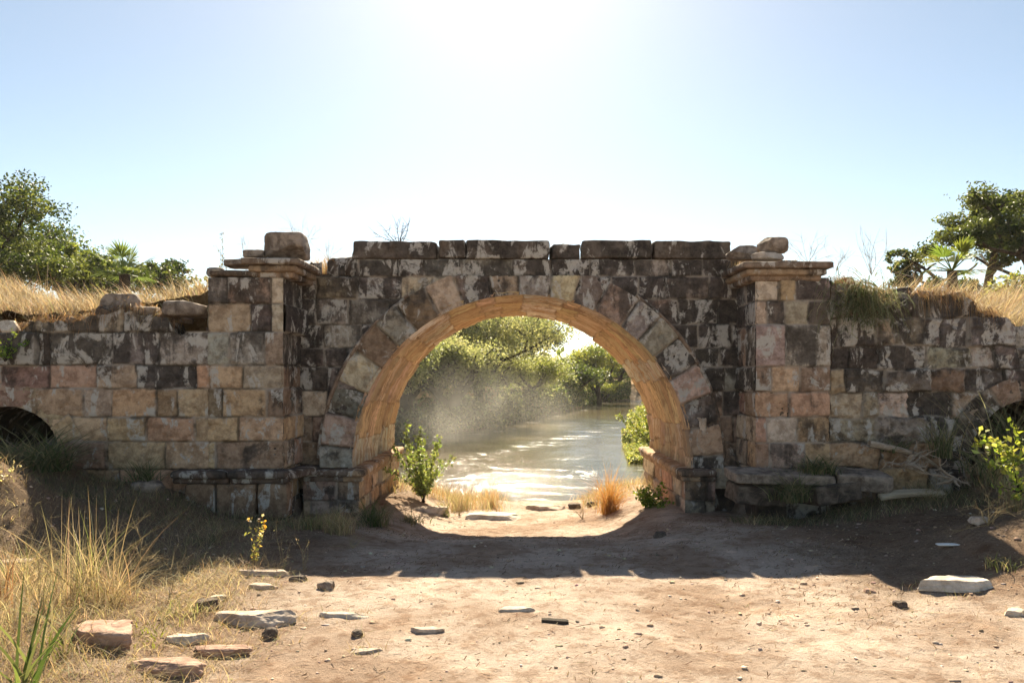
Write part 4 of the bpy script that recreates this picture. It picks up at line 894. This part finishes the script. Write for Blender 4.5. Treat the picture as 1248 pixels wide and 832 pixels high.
def bare(px, py, hpx, Y, seed, stems, label, spread=.45, r0=.006, mat=None, wig=.12, kids=5, name="bare_shrub"):
    r_ = np.random.default_rng(seed); h = hpx*Y/FPX; lst = []
    for i in range(stems):
        p = wander((0, 0, 0), (r_.normal(0, spread), r_.normal(0, spread), 1), h*r_.uniform(.7, 1.05), 10, wig, .0, r_); lst.append(tube(p, np.linspace(r0, r0*.3, 11), 5))
        for j in range(kids):
            k = r_.integers(3, 9); q = wander(p[k], np.array(p[k+1])-np.array(p[k])+r_.normal(0, h*.06, 3), h*r_.uniform(.15, .4), 6, .16, .02, r_); lst.append(tube(q, np.linspace(r0*.5, r0*.2, 7), 4))
            if r_.random() < .6: s_ = wander(q[3], np.array(q[4])-np.array(q[3])+r_.normal(0, .02, 3), h*.15, 4, .2, 0, r_); lst.append(tube(s_, np.linspace(r0*.3, r0*.15, 5), 4))
    V, F = tubes(lst); o = mk(name, V, F, mat or M_bark); o.location = ((px-633)/FPX*Y, Y, EYE-(py-460)/FPX*Y); return tag(o, label, "shrub", "bare stems against the sky")
def weed(px, py, hpx, seed, stems, label, **k):
    x, y, z = at(px, py); o = bare(px, py, hpx, y, seed, stems, label, mat=M_stalk, name="dry_weed", **k); o.location = (x, y, z-.01); o["category"] = "weed"; o["group"] = "dry weeds by the path"
weed(160, 722, 95, 130, 16, "tangled brown dead weed right of the tall straw clump", spread=.6, r0=.0028, wig=.22, kids=7)
weed(205, 735, 88, 131, 5, "thin dead weed leaning right with forked tips at the shade edge", spread=.5, r0=.0026)
weed(60, 760, 120, 132, 8, "tall dry stems behind the long green blades", spread=.4, r0=.0026)
weed(20, 700, 90, 133, 8, "dry stems at the left edge below the lit mound", spread=.45, r0=.0024)
weed(330, 700, 40, 134, 6, "low dead twigs beside the seed stalks", spread=.7, r0=.002)
weed(430, 668, 30, 135, 7, "low dead twigs in shade on the path's left side", spread=.8, r0=.002)
weed(1205, 640, 60, 136, 14, "tangled dead twigs in the shade at the right mound", spread=.8, r0=.003, wig=.25)
weed(1130, 612, 40, 137, 14, "dry tangled twigs at the foot of the root heap", spread=.9, r0=.003, wig=.25)
weed(560, 628, 30, 138, 8, "thin dry stems in the bank grass under the arch", spread=.4, r0=.0025)
weed(710, 632, 26, 139, 8, "thin dead stems left of the orange tussock", spread=.5, r0=.0025)
r_ = np.random.default_rng(77); Bs, Hs = [], []
for (px, py, w_, h_, *_r) in S:
    if px < 470 or px > 1000:
        x, y, z = at(px, py); k_ = int(w_*2.2*(1.0 if px < 400 else .5)); a_ = r_.uniform(0, 6.28, k_); rr_ = w_*y/FPX*.55*r_.uniform(.85, 1.3, k_)
        bx, by = x + np.cos(a_)*rr_, y + w_*y/FPX*.2 + np.sin(a_)*rr_*.7; Bs.append(np.stack([bx, by, terrain(bx, by)-.01], 1)); Hs.append(r_.uniform(.02, .10, k_))
B = np.concatenate(Bs); n = len(B); V, F, A = blades(B, np.concatenate(Hs), r_.uniform(.3, 1.8, n), r_.uniform(0, 6.28, n), r_.uniform(.002, .004, n), colvar(0, n, r_, .2, STRAW+DRYG), 3, rnd=r_)
tag(mk("stone_edge_grass", V, F, M_grass, None, A), "short dry grass growing round the scattered stones", "grass", None, "stuff")
tuft(60, 700, 70, 200, .9, STRAW+DRYG, "broad matted straw clump between mound and tall straw grass", 45, (.2, 1.7), .004, base=.10)
tuft(135, 690, 60, 150, .9, STRAW[3:]+DKGR, "half shaded dry clump behind the tangled dead weed", 46, (.2, 1.6), .004, base=.10)
tuft(215, 705, 40, 140, .9, STRAW+DKGR, "dim dry clump on the shade edge right of the dead weed", 47, (.3, 1.7), .004, base=.12)
# hanging plant over the right wall
r_ = np.random.default_rng(60); n = 520
B = np.stack([r_.normal(3.82, .15, n), 8.28-np.abs(r_.normal(0, .05, n)), 2.42+r_.normal(0, .13, n)], 1); ang = r_.uniform(0, 2*math.pi, n)
V, F, A = blades(B, np.full(n, .05), np.zeros(n), ang, r_.uniform(.006, .012, n), colvar(0, n, r_, .25, DKGR+[(.22, .25, .15)]), 5, rnd=r_)
V = V.reshape(n, 12, 3); t = np.repeat(np.linspace(0, 1, 6), 2)[None]; Lh = r_.uniform(.2, .55, (n, 1))
V[:, :, 0] += np.cos(ang)[:, None]*Lh*.8*np.sin(t*1.5); V[:, :, 1] += -np.abs(np.sin(ang))[:, None]*Lh*.45*np.sin(t*1.5); V[:, :, 2] = B[:, 2:3] + Lh*(.40*np.sin(t*2.2)-.75*t**2)
org = np.array([3.85, 8.3, 2.4]); o = mk("hanging_plant", V.reshape(-1, 3)-org, F, M_grass, None, A); o.location = org
tag(o, "dark green strap-leaved plant hanging down the right wall beside the pilaster", "plant")

def leaves(C, size, r_, pal, s=.2, ratio=.5, flat=0.0):
    """rhombic leaves around centres C"""
    n = len(C); d = r_.standard_normal((n, 3)); d[:, 2] -= .2; d /= np.linalg.norm(d, axis=1, keepdims=True)
    e_ = r_.standard_normal((n, 3)); e_ = e_ - (e_*d).sum(1, keepdims=True)*d; e_ /= np.linalg.norm(e_, axis=1, keepdims=True)
    if flat: d[:, 2] *= 1-flat; e_[:, 2] *= 1-flat
    L = size*r_.uniform(.6, 1.35, (n, 1)); W = L*ratio
    nn = np.cross(d, e_)*L*.12
    V = np.stack([C-d*L*.5, C+e_*W*.5+nn, C+d*L*.5, C-e_*W*.5+nn], 1).reshape(-1, 3)
    return V, np.arange(n*4).reshape(n, 4), {"col": np.repeat(colvar(0, n, r_, s, pal), 4, 0)}
def plant(px, py, label, seed, stems, hpx, leafsize, pal, name="leafy_plant", Y=None, cat="plant", nl=26, spread=.5, group=None, stemr=.005, ratio=.45, direction=None, org_z=None, wig=.1, grav=.01, flower=None):
    if Y is None: x, y, z = at(px, py)
    else: x, y, z = (px-633)/FPX*Y, Y, EYE-(py-460)/FPX*Y
    r_ = np.random.default_rng(seed); h = hpx*y/FPX; lst, cs_ = [], []; tips = []
    for i in range(stems):
        d = np.array([r_.normal(0, spread), r_.normal(0, spread), 1.]) if direction is None else np.array(direction)+r_.normal(0, spread, 3)
        L = h*r_.uniform(.55, 1.05); p = wander(r_.normal(0, .015, 3)*np.array([1, 1, 0]), d, L, 10, wig, grav, r_); lst.append(tube(p, np.linspace(stemr, stemr*.3, 11), 5)); p = np.array(p); tips.append(p[-1])
        t = r_.uniform(.15, 1, nl)*10; k = np.clip(t.astype(int), 0, 9); q = p[k] + (p[k+1]-p[k])*(t-k)[:, None]
        cs_.append(q + r_.normal(0, leafsize*.45, (nl, 3)))
    root = empty(name, (x, y, z), label, cat, group)
    V, F = tubes(lst); mk("stem", V, F, M_bark if stemr > .004 else M_stalk, root)
    if nl > 0:
        V, F, A = leaves(np.concatenate(cs_), leafsize, r_, pal, .2, ratio); mk("foliage", V, F, M_leaf, root, A)
    if flower:
        fc, fs, k = flower
        for tp in tips: V, F, A = leaves(tp + r_.normal(0, fs*.6, (k, 3)), fs, r_, fc, .1, .8); mk("flower", V, F, M_leaf, root, A)
    return root
plant(516, 612, "leafy green bush standing against the river beside the left plinth", 101, 17, 100, .06, [(.15, .20, .08), (.23, .28, .10), (.31, .36, .14)], nl=120, spread=.30, cat="bush", name="leafy_bush")
plant(793, 618, "low bright green shrub between orange tussock and right plinth", 102, 16, 34, .05, [(.12, .20, .04), (.2, .28, .05), (.3, .34, .12)], nl=34, spread=.7, cat="shrub", name="green_shrub", ratio=.7)
plant(310, 692, "thin flowering weed with yellow and orange petals at the shadow edge", 103, 5, 82, .03, [(.40, .34, .14), (.42, .28, .12), (.25, .26, .1)], nl=20, spread=.16, cat="weed", name="flowering_weed", stemr=.003, flower=([(.85, .62, .10), (.85, .38, .08), (.8, .75, .6)], .022, 7))
plant(345, 695, "dried seed stalk right of the yellow flowering weed", 104, 3, 62, .014, [(.5, .42, .28)], nl=14, spread=.08, cat="weed", name="dry_stalk", stemr=.0025)
plant(372, 694, "dried forked stalk standing left of the pale dry grass clump", 105, 3, 66, .014, [(.5, .42, .28)], nl=14, spread=.12, cat="weed", name="dry_stalk", stemr=.0025)
plant(2, 590, "pale flowering weed on the lit mound at the left edge", 106, 5, 50, .03, [(.55, .45, .3), (.6, .55, .4)], nl=16, spread=.4, cat="weed", name="pale_weed", stemr=.003)
plant(6, 440, "bright green leafy sprig growing from the left wall at frame edge", 107, 7, 44, .05, [(.16, .26, .05), (.26, .34, .08)], Y=8.1, nl=26, spread=.6, name="wall_sprig")
plant(1246, 560, "bright yellow-green leafy branch reaching into the sun from the right edge", 108, 7, 72, .055, [(.30, .36, .07), (.40, .42, .13), (.22, .27, .07)], Y=6.1, nl=26, direction=(-1, -.1, .55), spread=.35, name="leafy_branch", ratio=.65, grav=-.04)
plant(1246, 600, "lower bright green leafy sprig at the right edge under the yellow-green branch", 109, 6, 56, .05, [(.26, .36, .06), (.35, .4, .12)], Y=6.2, nl=18, direction=(-.7, -.1, .75), spread=.4, name="leafy_branch", ratio=.5)
plant(272, 335, "slender leafy weed standing on the left pilaster against the sky", 110, 3, 58, .028, [(.14, .15, .07), (.25, .2, .12)], Y=8.6, nl=20, spread=.14, name="slender_weed", stemr=.004)
plant(258, 338, "small dry brown weed left of the slender leafy weed on the pilaster", 111, 4, 32, .014, [(.3, .2, .12)], Y=8.6, nl=10, spread=.5, name="dry_weed", stemr=.0025)
bare(487, 300, 42, 9.6, 120, 8, "leafless grey shrub behind the leftmost long coping stone", .75)
bare(368, 318, 62, 9.3, 121, 9, "fine bare stems rising behind the left pilaster cap", .32, .0028, M_stalk)
bare(400, 318, 40, 9.3, 122, 6, "short fine bare stems on the deck left of the coping", .4, .0025, M_stalk)
bare(985, 322, 52, 9.0, 123, 8, "curving dry stems on the right pilaster cap", .6, .0028, M_stalk, .16)
bare(1062, 335, 60, 9.6, 124, 8, "dry seed stalks on the bank right of the right pilaster", .4, .003, M_stalk)
bare(1020, 330, 40, 9.4, 125, 6, "low dry stems at the corner behind the right pilaster", .5, .0028, M_stalk)
bare(300, 332, 46, 9.3, 126, 6, "thin dry stems behind the left pilaster", .35, .0026, M_stalk)

# ------------------------------------------------------------------ trees
def tree(px, Y, topy, spread_px, label, seed, pal, kind="round", nleaf=12000, leafsize=.16, base=None, group=None, name="broadleaf_tree", trunk_r=.18, flatness=.45, cat="tree", lean=0.0, gap=.55, basey=None, wmul=1.0):
    """recursive limbs; leaf clumps at the tips"""
    r_ = np.random.default_rng(seed); x = (px-633)/FPX*Y; zb = gz(x, Y) if base is None else base
    top = EYE + (460-topy)/FPX*Y; H = top - zb; Rw = spread_px*Y/FPX/2
    lst, tips = [], []
    def grow(p, d, L, r, lvl):
        q = wander(p, d, L, 6, .09 if kind != "umbrella" else .13, .015 if kind != "umbrella" else 0.0, r_); lst.append(tube(q, np.linspace(r, r*.62, 7), 7 if lvl < 2 else 5))
        q = np.array(q)
        if lvl >= 2:
            tips.append(q[3]); tips.append(q[5])
        if lvl == 4 or L < .12*H*.6: tips.append(q[-1]); tips.append(q[-2]); return
        nb = r_.integers(2, 4) + (lvl == 0)
        a0 = r_.uniform(0, 6.28)
        for i in range(nb):
            a_ = a0 + i*2*math.pi/nb + r_.normal(0, .3); up = .55 if kind == "umbrella" else .95
            sp = Rw/H*(1.9 if kind == "umbrella" else 1.3)
            dd = q[-1]-q[-2]; dd /= np.linalg.norm(dd)
            nd = dd*.5 + np.array([math.cos(a_)*sp, math.sin(a_)*sp, up*r_.uniform(.3, 1.1)]); nd /= np.linalg.norm(nd)
            grow(q[-1] if i < 2 else q[4], nd, L*r_.uniform(.62, .86), r*.62, lvl+1)
    L0 = H*(.30 if kind == "umbrella" else .24)
    grow((0, 0, -.2), (lean, 0, 1), L0, trunk_r, 0)
    V, F = tubes(lst); T_ = np.array(tips)
    # fit the crown to the wanted size
    T_ = T_[T_[:, 2] > T_[:, 2].max()*((.66 if lean else .50) if kind == "umbrella" else .12)]
    s_z = (H*.93)/max(T_[:, 2].max(), .1); lo, hi = np.percentile(T_[:, 0], [4, 96]); mx = (lo+hi)/2; tz = T_[:, 2].max(); my = np.median(T_[:, 1])
    for Q in (V, T_): k_ = np.clip(Q[:, 2]/tz, 0, 1)**1.5; Q[:, 0] -= mx*k_; Q[:, 1] -= my*k_
    s_x = Rw*.84/max((hi-lo)/2, .1)*wmul
    sc_ = np.array([s_x, s_x, s_z]); V = V*sc_; T_ = T_*sc_
    nc = len(T_); per = max(8, nleaf//nc)
    cr = Rw*.18*(.8 if kind == "umbrella" else 1.25); tone = r_.choice(len(pal), nc)
    cen = np.repeat(T_, per, 0); off = r_.standard_normal((nc*per, 3)); off /= np.linalg.norm(off, axis=1, keepdims=True)**.6
    big = np.repeat(r_.uniform(.55, 1.3, nc), per)[:, None]
    off = off*cr*big*np.array([1, 1, flatness if kind == "umbrella" else .75])
    C_ = cen + off
    kp = fbm(C_[:, 0]*1.1/cr*.6, C_[:, 1]*1.1/cr*.6, C_[:, 2]*1.3/cr*.6, seed, 2) > -gap
    C_ = C_[kp]; tn = np.repeat(tone, per)[kp]
    Vl, Fl, Al = leaves(C_, leafsize, r_, pal, .2, .55)
    cc = np.array(pal)[tn]*np.clip(1+.2*r_.standard_normal((len(C_), 1)), .4, 1.6); Al["col"] = np.repeat(np.clip(cc, .01, .9), 4, 0)
    root = empty(name, (x, Y, zb), label, cat, group)
    mk("trunk", V, F, M_bark, root); mk("crown", Vl, Fl, M_leaf, root, Al); return root
G1 = [(.09, .13, .035), (.13, .17, .045), (.06, .09, .03), (.17, .19, .06)]
GD = [(.05, .075, .03), (.07, .10, .035), (.04, .06, .028), (.10, .12, .05)]
GW = [(.34, .36, .22), (.42, .42, .27), (.26, .29, .16), (.48, .46, .32)]
GY = [(.22, .26, .06), (.28, .30, .08), (.14, .19, .05), (.33, .32, .10)]
GK = [(.035, .055, .018), (.055, .08, .024), (.085, .11, .034), (.13, .15, .05)]
gt = "trees behind the walls"; gr = "trees on the far river bank"
tree(8, 30, 196, 235, "big spreading dark green tree above the left bank", 201, GK, "umbrella", 52000, .135, 1.2, gt, trunk_r=.20, flatness=.5, gap=.34)
tree(-30, 34, 235, 190, "darker tree behind the big spreading tree at far left", 202, GK[:3], "round", 20000, .16, 1.2, gt, trunk_r=.3)
tree(98, 33, 296, 60, "small bright green tree under the right side of the big tree", 203, GY+G1, "round", 8000, .18, 1.2, gt, trunk_r=.14)
tree(116, 36, 318, 60, "low dark round bush-tree left of the palm", 212, GK, "round", 5000, .18, 1.2, gt, trunk_r=.14)
tree(205, 34, 302, 78, "small flat-topped tree between the palm and the left pilaster", 204, GK, "umbrella", 7000, .16, 1.2, gt, trunk_r=.14)
tree(1224, 26, 216, 205, "open dark-limbed umbrella tree above the right bank", 205, GK, "umbrella", 52000, .115, 1.6, gt, trunk_r=.24, flatness=.42, lean=-.12, gap=.22)
tree(1296, 24, 318, 110, "dense yellow-green tree below the umbrella tree at right", 206, GY+GW[:1], "round", 8000, .16, 1.6, gt, trunk_r=.14)
tree(1103, 30, 298, 40, "small wispy tree left of the right-hand palm", 207, GK, "umbrella", 3200, .14, 1.6, gt, trunk_r=.09)
tree(1150, 28, 334, 60, "low dark bush-tree behind the right-hand palm", 208, GK, "round", 6000, .16, 1.6, gt, trunk_r=.1)
def palm(px, Y, topy, basey, label, seed, n, L, pal):
    r_ = np.random.default_rng(seed); x = (px-633)/FPX*Y; zb = gz(x, Y); zc = EYE+(460-basey)/FPX*Y
    root = empty("fan_palm", (x, Y, zb), label, "palm", "fan palms on the banks")
    V, F = tube([(0, 0, -.2), (.02, 0, (zc-zb)*.5), (0, 0, zc-zb)], [.12, .11, .09], 9); mk("trunk", V, F, M_bark, root)
    for i in range(n):
        a_ = r_.uniform(0, 2*math.pi); el = r_.uniform(-.1, 1.4); st = L*r_.uniform(.35, .55)
        d = np.array([math.cos(a_)*math.cos(el), math.sin(a_)*math.cos(el), math.sin(el)]); c_ = np.array([0, 0, zc-zb]) + d*st
        up = np.array([0, 0, 1.]); sd_ = np.cross(d, up); sd_ /= np.linalg.norm(sd_)+1e-6; k = 17
        f_ = np.linspace(-1.25, 1.25, k); lf = []
        Vs, Fs = [], []
        for j, q in enumerate(f_):
            dr = d*math.cos(q)+sd_*math.sin(q); dr = dr + r_.normal(0, .04, 3); l_ = L*.62*(1-.25*abs(q)); wd = np.cross(dr, np.cross(d, sd_)); wd /= np.linalg.norm(wd)+1e-6; ww = l_*.045
            m1 = c_+dr*l_*.5; e1 = c_+dr*l_ + np.array([0, 0, -.12*l_]); Vs += [c_, m1+wd*ww, e1, m1-wd*ww]; Fs.append(np.arange(4)+4*j)
        tb = tube([np.array([0, 0, zc-zb]), c_], [.015, .01], 4)
        V = np.concatenate([np.array(Vs), tb[0]]); F = np.concatenate([np.array(Fs), tb[1]+4*k])
        mk("frond", V, F, M_leaf, root, {"col": np.tile(colvar(0, 1, r_, .15, pal), (len(V), 1))}, smooth=False)
    return root
palm(152, 13, 292, 334, "fan palm with stiff grey-green fronds on the left bank", 301, 15, .62, [(.12, .17, .07), (.17, .22, .10), (.09, .13, .05)])
palm(1160, 14.5, 292, 330, "fan palm with yellow-green fronds behind dry grass on the right bank", 302, 14, .72, [(.16, .22, .06), (.24, .28, .08), (.10, .15, .05)])
# far bank, seen through the arch, from near to far
FT = [
 (500, 36.5, 402, 120, "pale feathery willow nearest on the left of the far bank", GW, 26000, .14, .0),
 (432, 36, 395, 130, "pale willow partly hidden behind the left pier", GW+G1, 9000, .18, .0),
 (552, 40, 418, 105, "low grey-green waterside bush between two pale willows", GW, 24000, .12, -.2),
 (582, 46, 345, 150, "tall pale willow in the middle of the far bank", GW, 40000, .15, .0),
 (520, 50, 372, 140, "dark tree rising behind the pale willows", GD+G1, 12000, .22, .5),
 (635, 52, 428, 105, "pale drooping bush reaching over the water at the willow's right", GW+GY[:1], 22000, .14, -.2),
 (640, 66, 376, 72, "dark spreading tree above the river bend", GK, 9000, .26, .3),
 (690, 70, 440, 80, "dense dark green bush at the water by the bend", GD+G1, 10000, .22, -.2),
 (730, 80, 420, 72, "yellow-green tree at the river bend", GY, 10000, .24, .0),
 (752, 92, 424, 84, "light green rounded tree beyond the bend", G1+GY, 10000, .26, .0),
 (796, 104, 415, 100, "greyish green tree farthest right beyond the bend", GW[:1]+G1, 9000, .3, .0),
 (735, 86, 462, 40, "small yellowish bush at the tip of the far bank", GY+GW[:1], 4000, .16, -.2),
 (570, 58, 385, 120, "dark green tree behind the tall pale willow on its left", GD, 9000, .26, .4),
 (350, 40, 330, 150, "dark tree on the far bank hidden behind the bridge's left side", GD+G1, 5000, .3, .4),
 (850, 110, 395, 130, "distant tree hidden behind the right pier", G1, 5000, .35, .4),
]
for i, (px, Y, ty, spx, lb, pal, nl, ls, bs) in enumerate(FT):
    tree(px, Y, ty, spx, lb, 400+i, pal, "round", nl, ls, max(-1.15, gz((px-633)/FPX*Y, Y)) - .2, gr, "river_tree" if ty < 425 else "river_bush", .16, cat="tree" if ty < 425 else "bush", gap=.7)
# low growth that covers the bank at the trees' feet
def mass(n, f, seed, size, pal, hz, label, name):
    r_ = np.random.default_rng(seed); XY = f(r_, n); z = terrain(XY[:, 0], XY[:, 1]); h_ = hz*np.clip(.5+1.1*fbm(XY[:, 0]*.35, XY[:, 1]*.35, 0, seed, 3), .12, 1.6)
    C_ = np.stack([XY[:, 0], XY[:, 1], np.maximum(z, WZ) + h_*r_.random(n)**.6], 1); V, F, A = leaves(C_, size, r_, pal, .25, .6)
    return tag(mk(name, V, F, M_leaf, None, A), label, "undergrowth", None, "stuff")
def farstrip(r_, n):
    x = r_.uniform(-14, 14, n)*1.0; y = np.interp(x, FARB[:, 0], FARB[:, 1]) + np.abs(r_.normal(0, 3.0, n)) - .6; return np.stack([x, y], 1)
mass(36000, farstrip, 501, .26, GW+G1+GD, 2.3, "undergrowth along the foot of the far bank", "bank_undergrowth")
def backstrip(r_, n):
    x = r_.uniform(-60, 90, n); y = np.interp(x, FARB[:, 0], FARB[:, 1]) + 22 + np.abs(r_.normal(0, 8, n)); return np.stack([x, y], 1)
mass(30000, backstrip, 502, .8, GD+G1, 3.6, "far woods closing the view behind the river", "far_woods")
def rb_(r_, n):
    y = r_.uniform(24, 48, n); x = np.interp(y, NEARB[5:, 1], NEARB[5:, 0]) + np.abs(r_.normal(0, .7, n)) - .15; return np.stack([x, y], 1)
mass(16000, rb_, 503, .12, GY+GW, 1.1, "green growth on the right river bank", "bank_undergrowth")
plant(798, 545, "round green bush on the right bank beside the pier", 510, 22, 60, .12, GY+GW[:1], Y=27, nl=150, spread=.55, cat="bush", name="bank_bush", stemr=.01)

# ------------------------------------------------------------------ mist rising off the river
m, _, _ = newmat("river_mist"); b = NB(m); tc = b.node("ShaderNodeTexCoord"); O = tc.outputs['Object']
n = b.noise(b.vmath('MULTIPLY', O, (1.0, .7, .8)), .30, 3, .5, .6)
puff = b.ramp(n, .40, .74)
L = b.node("ShaderNodeVectorMath", operation='LENGTH'); b.l.new(b.vmath('MULTIPLY', O, (1/8.0, 1/9.0, 1/3.4)), L.inputs[0])
fall = b.ramp(L.outputs['Value'], 1.0, .15)
den = b.math('MULTIPLY', b.math('MULTIPLY', b.math('ADD', puff, .10), fall), .065)
v_ = b.node("ShaderNodeVolumePrincipled"); v_.inputs['Color'].default_value = (1.0, .95, .88, 1); b.l.new(den, v_.inputs['Density']); v_.inputs['Anisotropy'].default_value = .35
b.out(None, v_.outputs[0])
P_, F_ = cubegrid(8); P_ = P_/np.linalg.norm(P_, axis=1, keepdims=True)*np.array([8.0, 9.0, 3.4])
V = P_.copy(); V[:, 2] = np.maximum(V[:, 2], -.6)
o = mk("mist", V, F_, m); o.location = (-3.6, 33, WZ+.7); tag(o, "pale mist drifting up from the river before the willows", "mist", None, "stuff")

# the air: sunlit dust that fades the far bank
m, _, _ = newmat("hazy_air"); b = NB(m)
v_ = b.node("ShaderNodeVolumePrincipled"); v_.inputs['Color'].default_value = (.96, .97, 1.0, 1); v_.inputs['Density'].default_value = .0002; v_.inputs['Anisotropy'].default_value = .3
b.out(None, v_.outputs[0])
P_, F_ = cubegrid(1)
tag(mk("haze", P_*np.array([720, 830, 10.5]) + np.array([0, 765, 6.4]), F_, m, None, None, False), "thin bright haze in the air over the river valley", "haze", None, "stuff")
